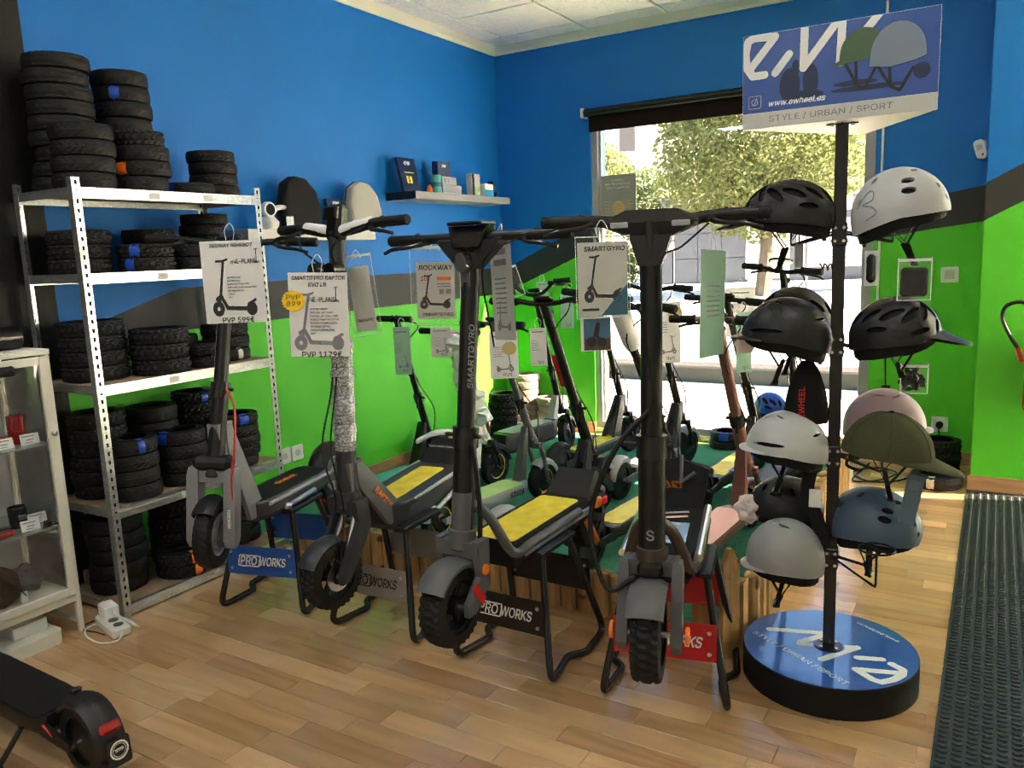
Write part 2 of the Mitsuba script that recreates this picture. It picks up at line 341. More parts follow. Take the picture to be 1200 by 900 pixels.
# ceiling: slab, then the lay-in tiles with recessed grid between
ceil = Thing('ceiling', 'white suspended ceiling of square mineral tiles', None, None, None, 'structure')
ceil.own(bb((WX-0.2, BY-0.2, ZC+0.012), (RX+0.2, WY+WT, ZC+0.12)), 'ceiling_gap', smooth=False)
LAMPS = [(-2.04, 0.0), (-0.18, 0.0), (-2.04, 1.8), (-0.18, 1.8), (-1.11, -1.2), (-3.28, 0.0)]  # ceiling panels out of view, placed to light the near floor
TXS = [-3.315+0.62*i for i in range(-1, 10)]; TYS = [5.49-0.6*j for j in range(-1, 14)]
tile_cache = {}
for i in range(len(TXS)-1):
    for j in range(len(TYS)-1):
        a, b = max(TXS[i], WX+0.05), min(TXS[i+1], RX-0.02); d, c = min(TYS[j], WY-0.05), max(TYS[j+1], BY+0.02)
        if b-a < 0.05 or d-c < 0.05: continue
        if any(abs((a+b)/2-lx) < 0.32 and abs((c+d)/2-ly) < 0.32 for lx, ly in LAMPS): continue
        k = (round(b-a, 4), round(d-c, 4))
        if k not in tile_cache: tile_cache[k] = shape(bx(k[0]-0.018, k[1]-0.018, 0.018, b=0.004), 'ceiling_tile', False)
        ceil.put('tile', tile_cache[k], A=tr((a+b)/2, (c+d)/2, ZC-0.001))
grid = [bb((x-0.004, BY, ZC+0.004), (x+0.004, WY-0.05, ZC+0.012)) for x in TXS if WX < x < RX]+[bb((WX+0.05, y-0.004, ZC+0.004), (RX, y+0.004, ZC+0.012)) for y in TYS if BY < y < WY]
ceil.part('grid_bar', join(*grid), 'ceiling_gap', smooth=False, kind='stuff')
pr = [(0, 0), (0.075, 0.07), (0.075, 0.085), (0.012, 0.085), (0, 0.03)]
def cornice(a, b, inward):
    a, b = np.array(a), np.array(b); d = (b-a)/np.linalg.norm(b-a); L = np.linalg.norm(b-a)
    q = Polygon([(0, 0.0), (0.012, 0.0), (0.018, 0.02), (0.05, 0.045), (0.062, 0.055), (0.068, 0.075), (0, 0.075)])
    return xf(ext(q, L), frame((a[0], a[1], 3.013), inward, (0, 0, 1)) if np.cross(inward, (0, 0, 1))@d > 0 else frame((b[0], b[1], 3.013), inward, (0, 0, 1)))
struct('trim_1', cornice((WX, BY, 0), (WX, WY, 0), (1, 0, 0)), 'cornice')
struct('trim_2', cornice((WX, WY, 0), (-0.08, WY, 0), (0, -1, 0)), 'cornice')
for lx, ly in LAMPS:
    l = Thing('ceiling_lamp', 'unseen square ceiling light panel placed out of view to light the near floor', 'unseen ceiling lamp', tr(lx, ly, ZC), 'unseen ceiling light panels')
    l.part('frame', join(bb((-.30, -.29, -.006), (.30, -.27, .01)), bb((-.30, .27, -.006), (.30, .29, .01)), bb((-.30, -.29, -.006), (-.28, .29, .01)), bb((.28, -.29, -.006), (.30, .29, .01))), 'white', smooth=False)
    d = l.part('diffuser', (V([-.28, -.27, 0], [-.28, .27, 0], [.28, .27, 0], [.28, -.27, 0]), np.array([[0, 1, 2], [0, 2, 3]])), 'white', smooth=False)
    scene[d]['emitter'] = {'type': 'area', 'radiance': rgb((LAMP*0.95, LAMP, LAMP*1.02))}
for k, (lx, ly) in enumerate([(-2.354, 5.64), (-1.732, 5.642)]):
    t = Thing('downlight', 'small recessed round downlight in the ceiling near the window wall, '+('nearer the room corner' if k == 0 else 'farther from the room corner'), 'downlight', tr(lx, ly, ZC-0.002), 'unlit downlights')
    t.part('ring', lathe([(0.026, 0), (0.040, 0), (0.040, -0.004), (0.030, -0.006), (0.026, -0.003)], 24, True), 'steel')
    t.part('lens', cyl(0.026, 0.004, 20), 'black_gloss')
# floor: base slab, then the laminate strips in view
fl = Thing('floor', 'pale brown laminate floor of short wooden strips', None, None, None, 'structure')
fl.own(bb((WX, BY, -0.1), (RX, WY, -0.005)), 'plank', smooth=False)
pl_cache = {}
def cr(x, y=0, z=0):
    M32 = 0xFFFFFFFF
    X, Y, Z = [(int(math.floor(q))+1000000) & M32 for q in (x, y, z)]
    h = (X*374761393+Y*668265263+Z*2147483647) & M32; h = ((h ^ (h >> 13))*1274126177) & M32
    return ((h ^ (h >> 16)) & 0xFFFFFF)/16777215.0
for row in range(int(0.7/PW), int(WY/PW)+1):
    off = cr(row, 3)*PL; xa, xb = (-3.1, -0.05) if row*PW < 2.85 else (-0.70, -0.12)
    if row*PW < 1.45: xa, xb = -3.1+(1.45-row*PW)*.9, -0.05-(1.45-row*PW)*1.6
    for col in range(int((xa+off)//PL), int((xb+off)//PL)+1):
        if not 'plank' in pl_cache: pl_cache['plank'] = shape(bx(PL-0.0012, PW-0.0012, 0.008, b=0.0008), 'plank', False)
        fl.put('plank', pl_cache['plank'], A=tr((col+0.5)*PL-off, (row+0.5)*PW, -0.004))
struct('baseboard_left', bb((WX, 1.96, 0), (WX+0.014, WY, 0.085), 0.003), 'skirting', smooth=False)
struct('baseboard_back', join(bb((WX, WY-0.014, 0), (x0, WY, 0.085)), bb((x1, WY-0.014, 0), (-0.08, WY, 0.085))), 'skirting', smooth=False)
struct('baseboard_pillar', join(bb((-0.094, PY-0.014, 0), (dx0, PY, 0.085)), bb((-0.094, PY, 0), (-0.08, WY, 0.085))), 'skirting', smooth=False)
# window: frame, pane, sill
w = Thing('window_1', 'shop window with a pale frame and a single large pane', None, None, None, 'structure')
w.own(join(bb((x0, WY+.02, z0), (x0+.05, WY+.10, z1)), bb((x1-.05, WY+.02, z0), (x1, WY+.10, z1)), bb((x0+.05, WY+.02, z0), (x1-.05, WY+.10, z0+.05)), bb((x0+.05, WY+.02, z1-.05), (x1-.05, WY+.10, z1)),
           bb((x0+.05, WY+.045, z0+.05), (x0+.068, WY+.075, z1-.05)), bb((x1-.068, WY+.045, z0+.05), (x1-.05, WY+.075, z1-.05))), 'light_grey', smooth=False)
w.part('pane', (V([x0+.05, WY+.06, z0+.05], [x1-.05, WY+.06, z0+.05], [x1-.05, WY+.06, z1-.05], [x0+.05, WY+.06, z1-.05]), np.array([[0, 1, 2], [0, 2, 3]])), 'glass', smooth=False)
w.part('sill', bb((x0, WY-.0, 0.013), (x1, WY+WT, z0+.002)), 'white_paint', smooth=False)
dw = Thing('door_1', 'glazed shop entrance door with a grey frame beside the pillar', None, None, None, 'structure')
dw.own(join(bb((dx0, PY+.10, 0), (dx0+.06, PY+.16, dz1)), bb((dx1-.06, PY+.10, 0), (dx1, PY+.16, dz1)), bb((dx0, PY+.10, dz1-.06), (dx1, PY+.16, dz1)), bb((dx0, PY+.10, 0), (dx1, PY+.16, 0.08))), 'light_grey', smooth=False)
dw.part('pane', (V([dx0+.06, PY+.13, .08], [dx1-.06, PY+.13, .08], [dx1-.06, PY+.13, dz1-.06], [dx0+.06, PY+.13, dz1-.06]), np.array([[0, 1, 2], [0, 2, 3]])), 'glass', smooth=False)
# roller blind
b = Thing('roller_blind', 'dark brown roller blind pulled a short way down over the shop window', 'blind')
b.part('roller', xf(cyl(0.03, 2.06, 20), tr(-2.735, WY-.05, 2.475)@ry(PI/2)), 'black')
b.part('bracket', bb((-2.76, WY-.08, 2.44), (-2.735, WY, 2.51), .004), 'white')
b.part('bracket', bb((-0.675, WY-.08, 2.44), (-0.65, WY, 2.51), .004), 'white')
b.part('fabric', bb((-2.715, WY-.026, 2.345), (-0.69, WY-.024, 2.475)), 'blind', smooth=False)
b.part('bottom_bar', bb((-2.715, WY-.031, 2.335), (-0.69, WY-.019, 2.350), .003), 'blind', smooth=False)
# turf mat, log edging and pickets, rubber runner
single('turf_mat', bb((-3.52, 2.81, -0.0), (-0.768, 5.62, 0.012), .004), 'turf', 'green artificial grass mat under the rows of scooters by the window', 'grass mat')
def log(h, r=0.036, seed=0):
    g = np.arange(12)*2*PI/12; q = Polygon([(r*math.cos(t)*1.0, max(-0.016, r*math.sin(t))) for t in g]).buffer(0)
    v, f = ext(q, h); v = v.copy(); top = v[:, 2] > h/2
    v[top, 2] += 0.012*(-(v[top, 0]/r)**2)+0.004
    return (v, f)
log_d = [shape(log(h), 'wood', 25) for h in (0.178, 0.172, 0.183)]
fence = Thing('log_edging', 'low wooden log edging bordering the green grass mat', 'log edging')
xs = np.arange(-2.98, -1.0, 0.073)
for k, x in enumerate(xs): fence.put('log', log_d[k % 3], A=tr(x, 2.775, 0)@rz(PI))
log_s = [shape(log(h), 'wood', 25) for h in (0.255, 0.265, 0.25)]
fence.put('log', log_s[0], A=tr(-0.74, 2.76, 0)@rz(PI/2))
for k, y in enumerate(np.arange(2.835, 4.95, 0.076)): fence.put('log', log_s[k % 3], A=tr(-0.728+0.006*math.sin(k), y, 0)@rz(-PI/2))
fence.part('wire', join(rod((-3.0, 2.792, 0.05), (-1.0, 2.792, 0.05), 0.002), rod((-3.0, 2.792, 0.13), (-1.0, 2.792, 0.13), 0.002)), 'steel')
def picket(h, w=0.075, t=0.022):
    return ext(Polygon([(-w/2, 0), (w/2, 0), (w/2, h-.055), (w*.28, h-.03), (w*.12, h), (-w*.12, h), (-w*.28, h-.03), (-w/2, h-.055)]), t)
pk = shape(xf(picket(0.405), UPX), 'wood', False)
for k, (x, y, a) in enumerate([(-0.865, 2.70, 0.25), (-0.765, 2.665, 1.0)]):
    t = Thing('fence_picket', ['pointed wooden fence picket facing the room at the corner of the log edging', 'pointed wooden fence picket seen edge-on beside the helmet stand base'][k], 'fence picket', tr(x, y, 0)@rz(a))
    t.put('board', pk)
    t.part('nail', xf(cyl(0.003, 0.003, 8), tr(0, -0.022, 0.30)@rx(PI/2)), 'steel')
post = single('end_post', bb((-0.80, 4.93, 0), (-0.745, 4.985, 0.30), .004), 'wood', 'square sunlit wooden post at the far end of the log edging', 'post', smooth=False)
run = Thing('rubber_runner', 'dark ribbed rubber runner lying along the edge of the laminate floor', 'rubber mat')
run.part('base', bb((-0.094, -1.0, 0), (1.2, 5.16, 0.005)), 'rubber_mat', smooth=False)
rib = hull([(0.0150*q*math.cos(a), 0.0085*q*math.sin(a), z) for a in np.arange(8)*PI/4 for q, z in ((1, 0), (.75, 0.005))])
rv, rf = rib; P = [(x, y) for x in np.arange(-0.07, 0.33, 0.037) for y in np.arange(1.9, 5.1, 0.027)]
run.part('rib', (np.vstack([rv+np.array([x, y, 0.005]) for x, y in P]), np.vstack([rf+k*len(rv) for k in range(len(P))])), 'rubber_mat', smooth=False, kind='stuff')

# ================================================================== outside the window
mat('paving', pro(lambda p, n, uv: mix((0.36, 0.34, 0.31), (0.62, 0.60, 0.56), voronoi(p.x*6, p.y*9)[2])*(0.55+0.45*smoothstep(0.02, 0.10, voronoi(p.x*6, p.y*9)[1]-voronoi(p.x*6, p.y*9)[0]))), 0.8)
mat('asphalt', pro(lambda p, n, uv: mix((0.34, 0.34, 0.34), (0.50, 0.49, 0.48), fbm(p.x*2, p.y*2, 1))), 0.8)
mat('kerb_stone', (0.030, 0.030, 0.031), 0.8)
mat('stone_block', (0.09, 0.103, 0.125), 0.7)
mat('facade', lin(236, 224, 200), 0.8)
mat('facade_warm', lin(214, 180, 150), 0.8)
mat('bark', (0.09, 0.07, 0.05), 0.9)
for nm, c in (('leaf_light', (0.185, 0.215, 0.085)), ('leaf_dark', (0.10, 0.145, 0.05)), ('leaf_grey', (0.24, 0.25, 0.19))):
    scene[nm] = {'type': 'principledthin', 'base_color': rgb(c), 'roughness': 0.5, 'diff_trans': 1.0, 'spec_trans': 0.0}
struct('pavement', bb((-40, WY+WT, -0.25), (30, 8.63, -0.05)), 'paving', 'cobbled pavement outside the window', smooth=False)
struct('kerb', bb((-40, 8.63, -0.25), (30, 9.0, 0.13), .02), 'kerb_stone', 'grey kerb along the street outside', smooth=False)
struct('road', bb((-150, 9.0, -0.4), (120, 170, -0.05)), 'asphalt', 'bright street outside the window', smooth=False)
def blob_leaves(n, spread, size, seed):
    r = np.random.RandomState(seed); c = r.normal(0, 1, (n, 3)); c /= np.linalg.norm(c, axis=1, keepdims=True); c *= (0.35+0.65*r.rand(n, 1)**0.5)
    c *= np.array(spread)*(0.75+0.5*meshkit.noise(c*2.3+seed, seed)[:, None])
    u = r.normal(0, 1, (n, 3)); u /= np.linalg.norm(u, axis=1, keepdims=True); w = np.cross(u, r.normal(0, 1, (n, 3))); w /= np.linalg.norm(w, axis=1, keepdims=True)
    s = size*(0.6+0.8*r.rand(n, 1)); v = np.stack([c-u*s, c+w*s*.5, c+u*s, c-w*s*.5], 1).reshape(-1, 3); k = np.arange(n)[:, None]*4
    return (v, np.vstack([k+[0, 1, 2], k+[0, 2, 3]]))
def tree(name, x, y, hz, spread, n, leaf, label, seed, size=0.16):
    t = Thing(name, label, 'tree', tr(x, y, -0.05))
    r = np.random.RandomState(seed); br = [tube(catmull([(0, 0, 0), (.1, .05, hz*.4), (-.05, 0, hz)], 4), [.22]*4+[.18]*4+[.12], 8)]
    for k in range(9):
        d = r.normal(0, 1, 3); d[2] = abs(d[2])*.7+.1; d /= np.linalg.norm(d); a = V(0, 0, hz*(0.55+.4*r.rand())); e = a+d*np.array(spread)*.75
        br.append(tube(catmull([a, (a+e)/2+r.normal(0, .12, 3), e], 4), np.linspace(.09, .02, 9), 6))
    t.part('trunk', join(*br), 'bark')
    t.part('foliage', xf(blob_leaves(n, spread, size, seed), tr(0, 0, hz+spread[2]*.35)), leaf, smooth=False, kind='stuff')
    return t
k = Thing('street_kiosk', 'grey stone clad kiosk across the street outside the window', 'kiosk', tr(-10.15, 32.6, -0.05)@rz(0.28))
pan = shape(bx(0.92, 0.06, 0.98, b=0.01), 'stone_block', False)
k.part('core', bb((-1.42, 0, 0), (1.42, 1.6, 3.05)), 'stone_block', smooth=False)
for i in range(3):
    for j in range(3): k.put('panel', pan, A=tr(-10.15, 32.6, -0.05)@rz(0.28)@tr(-.945+.945*i, -.02, .5+1.01*j))
k.part('side_block', bb((-2.3, -.1, 0), (-1.5, .8, 1.35), .02), 'stone_block', smooth=False)
k.part('column', bb((1.5, -.2, 0), (2.25, .8, 3.2), .02), 'white_paint', smooth=False)
c = Thing('canopy', 'dark flat canopy with pale sign boxes over the street kiosk', 'canopy', tr(-10.15, 32.6, -0.05)@rz(0.28))
c.part('roof', bb((-1.9, -.7, 3.17), (2.6, 2.0, 3.42), .03), 'mid_grey', smooth=False)
for i in range(3): c.part('sign_box', bb((-1.2+1.1*i, -.74, 3.18), (-.4+1.1*i, -.7, 3.36)), 'paper_grey', smooth=False)
s = Thing('storefront', 'low grey shop front with glazed bays across the street', 'shop front', tr(-7.2, 33.6, -0.05)@rz(0.2))
s.part('wall', bb((0, 0.1, 0), (8.5, 3, 2.7)), 'stone_block', smooth=False)
for i in range(5): s.part('bay_window', bb((.25+1.65*i, 0, .5), (1.75+1.65*i, .12, 2.4), .01), 'light_grey', smooth=False)
s.part('stripe', bb((3.0, -.02, 1.55), (6.2, 0.0, 1.66)), 'lime', smooth=False)
bd = Thing('apartment_block', 'tall pale apartment block across the street, mostly washed out by daylight', 'building', tr(-45, 62, -0.05)@rz(0.45))
bd.part('wall', bb((-6, 0, 0), (52, 12, 26)), 'facade', smooth=False)
wd = shape(bb((-.7, -.05, 0), (.7, .1, 2.2), .02), 'mid_grey', False); bal = shape(join(bb((-1.3, -1.0, -.25), (1.3, 0, -.1)), bb((-1.3, -1.0, -.1), (1.3, -.95, .8)), bb((-1.3, -1, -.1), (-1.25, 0, .8)), bb((1.25, -1, -.1), (1.3, 0, .8))), 'white_paint', False)
for fz in range(1, 7):
    for i in range(13):
        A = bd.A@tr(-3+4.1*i, 0, 3.4*fz)
        bd.put('window', wd, A=A)
        if i % 2 == 0: bd.put('balcony', bal, A=A)
b2 = Thing('orange_building', 'warm toned building edge seen high through the window above the bushes', 'building', tr(-27.5, 48, -0.05)@rz(0.4))
b2.part('wall', bb((0, 0, 0), (3.2, 8, 17)), 'facade_warm', smooth=False)
for fz in range(1, 5): b2.part('window', bb((.9, -.06, 3.4*fz), (2.1, .05, 3.4*fz+1.9), .02), 'mid_grey', smooth=False)
tree('street_tree', -5.9, 24.0, 3.5, (3.2, 2.4, 2.6), 24000, 'leaf_light', 'broad leafy tree with yellow green leaves outside behind the helmet stand', 3, 0.085)
tree('street_tree', -1.6, 27.5, 3.2, (1.7, 1.6, 2.2), 9000, 'leaf_light', 'leafy tree outside near the window edge beside the sign pole', 4, 0.09)
tree('street_tree', -16.4, 36, 3.6, (1.5, 1.4, 2.2), 5000, 'leaf_light', 'small yellow green tree outside above the grey green window poster', 5, 0.10)
tree('street_shrub', -9.6, 38.5, 3.4, (2.7, 1.4, 1.9), 9000, 'leaf_grey', 'silvery green shrub outside behind the stone kiosk', 6, 0.09)
tree('street_shrub', -15.2, 39.0, 2.9, (2.3, 1.4, 1.9), 7000, 'leaf_dark', 'dark green shrub outside between the pale block and the kiosk', 7, 0.09)
hd = Thing('hedge', 'clipped green hedge across the street below the shrubs', 'hedge', tr(-16.4, 33.0, 0.75)@rz(0.3))
hd.own(join(blob_leaves(12000, (3.6, .8, 1.1), 0.07, 8)), 'leaf_dark', False)
sg = Thing('street_sign', 'round grey street sign outside between the helmets and the window edge', 'street sign', tr(-4.35, 22.3, -.05))
sg.part('disc', xf(cyl(0.36, 0.03, 24), tr(0, 0, 2.45)@rx(PI/2)), 'light_grey'); sg.part('pole', rod((0, .03, 0), (0, .03, 2.45), .03), 'mid_grey')

# ================================================================== storage rack
FX, BX, Y0, Y1 = -3.07, -3.49, 1.845, 2.775          # front, back, ends (y)
LV = [0.050, 0.470, 0.987, 1.437, 1.771]               # tops of the shelf beams
rack = Thing('storage_rack', 'galvanised steel storage rack with five shelves full of black tyres', 'storage rack')
def lpost(x, y, sx, sy, h=1.808):
    q = join(bb((0, 0, 0), (0.034*sx, 0.0018*sy, h)), bb((0, 0, 0), (0.0018*sx, 0.034*sy, h))); return xf(q, tr(x, y, 0))
dims = []
for x, y, sx, sy in ((FX, Y0, -1, 1), (FX, Y1, -1, -1), (BX, Y0, 1, 1), (BX, Y1, 1, -1)):
    k = rack.part('post', lpost(x, y, sx, sy), 'galvanised', smooth=False)
    hl = [bx(0.0012, 0.009, 0.016, (x+0.0004 if x == FX else x-.0004, y+sy*0.017, z)) for z in np.arange(0.06, 1.79, 0.036)] if x == FX else [bx(0.0012, 0.009, 0.016, (x+.0024, y+sy*0.017, z)) for z in np.arange(0.06, 1.79, 0.036)]
    rack.part('slot', join(*hl), 'black_matt', under=k, smooth=False, kind='stuff')
    rack.part('foot', bb((x-.002, y-.002 if sy > 0 else y-.036, 0), (x+sx*.038, y+sy*.038, 0.008)), 'black', under=k, smooth=False)
for z in LV:
    def beam(xf_, s): return join(bb((xf_, Y0+.002, z-.043), (xf_-s*.002, Y1-.002, z)), bb((xf_, Y0+.002, z-.0015), (xf_-s*.02, Y1-.002, z)), bb((xf_, Y0, z-.043), (xf_-s*.014, Y1, z-.0415)), bb((xf_+s*.0022, Y0+.002, z-.028), (xf_, Y1-.002, z-.014)))
    k = rack.part('shelf', bb((BX+.006, Y0+.004, z-.016), (FX-.006, Y1-.004, z-.003)), 'board', smooth=False)
    rack.part('beam', join(beam(FX, 1), beam(BX, -1), bb((BX, Y0+.002, z-.035), (FX, Y0+.004, z)), bb((BX, Y1-.004, z-.035), (FX, Y1-.002, z))), 'galvanised', under=k, smooth=False)
    rack.parts_each('sticker', [bb((FX+.0022, y, z-.036), (FX+.0030, y+.05, z-.010)) for y in (Y0+.33, Y0+.60)], 'paper_grey', k, False)
    rack.parts_each('screw', [xf(cyl(.006, .004, 8), tr(FX+.002, y, z-.02)@ry(PI/2)) for y in (Y0+.45, Y1-.05)], 'steel', k)

# ------------------------------------------------------------------ tyres
def tyre_mesh(R=0.125, w=0.062, hole=0.62, tread='road', n=96, m=22):
    """axis z, lying flat with z from 0 to w"""
    s = np.linspace(0, 1, m); ri = R*hole
    a = (s-0.5)*2                                   # -1..1 across, from bead over tread to bead
    q = np.abs(a); pr = np.where(q < .62, R-(R-ri)*.10*(q/.62)**2.2, R-(R-ri)*.10-(R-ri)*.90*((q-.62)/.38)**1.15)
    hz = np.where(q < .62, (w/2)*.93*(q/.62), (w/2)*(.93+.07*np.sin((q-.62)/.38*PI*.6)))
    pz = w/2+np.sign(a)*hz
    inner = np.array([[ri+.003, w*0.80], [ri+(R-ri)*.6, w*.72], [ri+(R-ri)*.75, w*.5], [ri+(R-ri)*.6, w*.28], [ri+.003, w*.20]])
    prof = np.vstack([np.stack([pr, pz], 1), inner]); k = len(prof)
    th = np.arange(n)*2*PI/n
    r = np.broadcast_to(prof[:, 0], (n, k)).copy(); cr_ = np.zeros(k); cr_[:m] = (np.abs(a) < .66)*1.0
    TH, A = np.meshgrid(th, np.concatenate([a, np.zeros(len(inner))]), indexing='ij')
    u = TH*n/(2*PI)
    if tread == 'road':  g = ((u*0.25+np.abs(A)*1.8) % 1 < 0.3)*(np.abs(A) > .12)
    elif tread == 'rib': g = ((u*0.25+A*1.3) % 1 < 0.28)*(np.abs(A) > .10)+(np.abs(np.abs(A)-.33) < .07)
    else:                g = ((u*0.25+(np.abs(A) > .3)*.5) % 1 < 0.38)*1.0+(np.abs(np.abs(A)-.30) < .07)
    r -= np.clip(g, 0, 1)*cr_[None, :]*(0.0034 if tread != 'knob' else 0.0065)
    v = np.stack([r*np.cos(TH), r*np.sin(TH), np.broadcast_to(prof[:, 1], (n, k))], -1).reshape(-1, 3)
    i, j = np.meshgrid(np.arange(n), np.arange(k), indexing='ij'); i2 = (i+1) % n; j2 = (j+1) % k
    f = np.stack([i*k+j, i2*k+j, i2*k+j2, i*k+j2], -1).reshape(-1, 4); f = np.vstack([f[:, [0, 1, 2]], f[:, [0, 2, 3]]])
    w_ = np.cross(v[f[:, 1]]-v[f[:, 0]], v[f[:, 2]]-v[f[:, 0]])
    if ((v[f[:, 0]]-V(0, 0, w/2))*w_).sum() < 0: f = f[:, ::-1]
    return (v, f)
TY = {}
def tyre_shape(R, w, tread, m='rubber'):
    k = (R, w, tread, m)
    if k not in TY: TY[k] = shape(tyre_mesh(R, w, 0.64, tread), m, 40)
    return TY[k]
def band_mesh(R, w, a0, a1):
    """a paper band round the section of a lying tyre, from angle a0 to a1"""
    g = np.linspace(a0, a1, 7); q = [(R*.86, -.001), (R*.97, w*.10), (R+.0015, w*.3), (R+.002, w*.5), (R+.0015, w*.7), (R*.97, w*.9), (R*.86, w+.001), (R*.70, w+.001)]
    v = np.array([[r*math.cos(t), r*math.sin(t), z] for t in g for r, z in q]); k = len(q)
    i, j = np.meshgrid(np.arange(len(g)-1), np.arange(k-1), indexing='ij'); f = np.stack([i*k+j, (i+1)*k+j, (i+1)*k+j+1, i*k+j+1], -1).reshape(-1, 4)
    return (v, np.vstack([f[:, [0, 1, 2]], f[:, [0, 2, 3]]]))
ORD = ['bottom', 'second', 'third', 'fourth', 'fifth', 'sixth', 'seventh', 'eighth', 'ninth']
KIND = {'road': 'road tread', 'rib': 'ribbed', 'knob': 'knobbly'}
def stack(x, y, z, n, where, R=0.125, w=0.062, tread='road', m='rubber', bands=(), group='tyres on the rack', jitter=0.004, colour='black', tilt=0):
    r = np.random.RandomState(int(abs(x*1000)+abs(y*77)+z*13)); zz = z
    for k in range(n):
        A = tr(x+r.normal(0, jitter), y+r.normal(0, jitter), zz)@rz(r.rand()*6.28)
        if tilt: A = tr(x, y, zz+R*abs(math.sin(tilt)))@rx(tilt)
        pos = 'lone' if n == 1 else ('topmost' if k == n-1 else (ORD[k]+(' up' if k else '')))
        t = Thing('tyre', f'{colour} {KIND[tread]} tyre, '+('' if n == 1 else pos+' of stack ')+where, 'tyre', A, group)
        t.put('', {}) if False else None
        d = tyre_shape(R, w, tread, m); scene[t.key] = {**d, 'to_world': TW(A)}; t.parts.append(('', d))
        for kb, mt, a0, a1 in bands:
            if kb == k: t.put('paper_band', shape(band_mesh(R, w, a0, a1), mt, True), A=tr(A[0, 3], A[1, 3], A[2, 3]))
        zz += w*0.995
z5 = LV[4]
fa = -0.95                                             # azimuth of the side turned to the camera
stack(-3.365, 2.015, z5, 9, 'tallest on the top shelf', R=.127, w=.061, tread='rib')
stack(-3.365, 2.30, z5, 8, 'with blue tag on the top shelf', R=.118, w=.066, tread='road', bands=[(6, 'label_blue', fa-.05, fa+.3)])
stack(-3.20, 1.985, z5, 4, 'by the front post, top shelf', R=.120, w=.064, tread='road')
stack(-3.20, 2.235, z5, 3, 'with orange band on the top shelf', R=.118, w=.064, tread='road', bands=[(1, 'orange', fa-.62, fa-.2)])
stack(-3.20, 2.235, z5+.1915, 1, 'lying on the orange banded stack', R=.110, w=.062, tread='knob')
stack(-3.205, 2.475, z5, 1, 'with blue band lying alone on the top shelf', R=.113, w=.052, tread='road', bands=[(0, 'label_blue', fa-.75, fa-.3)])
stack(-3.30, 2.70, z5, 4, 'at the window end, top shelf', R=.112, w=.055, tread='road')
z4 = LV[3]
stack(-3.33, 2.005, z4, 3, 'by the front post, second shelf', R=.125, w=.060, tread='knob')
stack(-3.20, 2.215, z4, 2, 'with blue wrapper on the second shelf', R=.118, w=.058, tread='knob', bands=[(1, 'label_blue', fa-.2, fa+.15), (0, 'label_blue', fa-.45, fa-.1)])
stack(-3.36, 2.36, z4, 3, 'pushed back on the second shelf', R=.115, w=.062, tread='road')
stack(-3.20, 2.46, z4, 2, 'in front, middle of second shelf', R=.112, w=.056, tread='road')
stack(-3.34, 2.645, z4, 5, 'behind the price sheet, second shelf', R=.110, w=.052, tread='road')
z3 = LV[2]
stack(-3.32, 2.005, z3, 4, 'by the front post, third shelf', R=.135, w=.063, tread='knob')
stack(-3.19, 2.225, z3, 3, 'in front, middle of third shelf', R=.125, w=.067, tread='knob')
stack(-3.37, 2.42, z3, 2, 'pushed back on the third shelf', R=.12, w=.072, tread='road')
stack(-3.19, 2.455, z3, 2, 'of two in front, third shelf', R=.112, w=.056, tread='road')
stack(-3.27, 2.655, z3, 3, 'with lilac label, third shelf', R=.112, w=.060, tread='road', bands=[(0, 'paper_grey', fa+.75, fa+1.0)])
z2 = LV[1]
stack(-3.36, 2.0, z2, 6, 'deep behind the front post, fourth shelf', R=.12, w=.062, tread='knob')
stack(-3.195, 2.03, z2, 4, 'in front by the post, fourth shelf', R=.118, w=.066, tread='road', bands=[(3, 'label_blue', fa+.7, fa+.95)])
stack(-3.375, 2.28, z2, 5, 'behind the blue ribbon, fourth shelf', R=.115, w=.07, tread='road')
stack(-3.19, 2.285, z2, 4, 'with blue ribbon, fourth shelf', R=.113, w=.062, tread='road', bands=[(3, 'label_blue', fa-.75, fa-.2)])
stack(-3.375, 2.52, z2, 7, 'behind the end stack, fourth shelf', R=.11, w=.054, tread='knob', bands=[(6, 'label_blue', fa+.6, fa+.9)])
stack(-3.20, 2.60, z2, 5, 'at the window end, fourth shelf', R=.113, w=.052, tread='road', bands=[(4, 'label_blue', fa+.5, fa+.9)])
z1 = LV[0]
stack(-3.30, 1.99, z1, 5, 'by the front post, bottom shelf', R=.12, w=.068, tread='road')
stack(-3.19, 2.225, z1, 2, 'with orange bands, bottom shelf', R=.120, w=.058, tread='knob', bands=[(0, 'orange', fa+.75, fa+1.05), (1, 'orange', fa+.7, fa+1.05)])
stack(-3.375, 2.33, z1, 4, 'behind the orange bands, bottom shelf', R=.11, w=.075, tread='knob')
stack(-3.235, 2.505, z1, 1, 'leaning on the bottom shelf', R=.118, w=.11, tread='rib', tilt=-0.35)
stack(-3.30, 2.70-.04, z1, 3, 'at the window end, bottom shelf', R=.10, w=.07, tread='road')

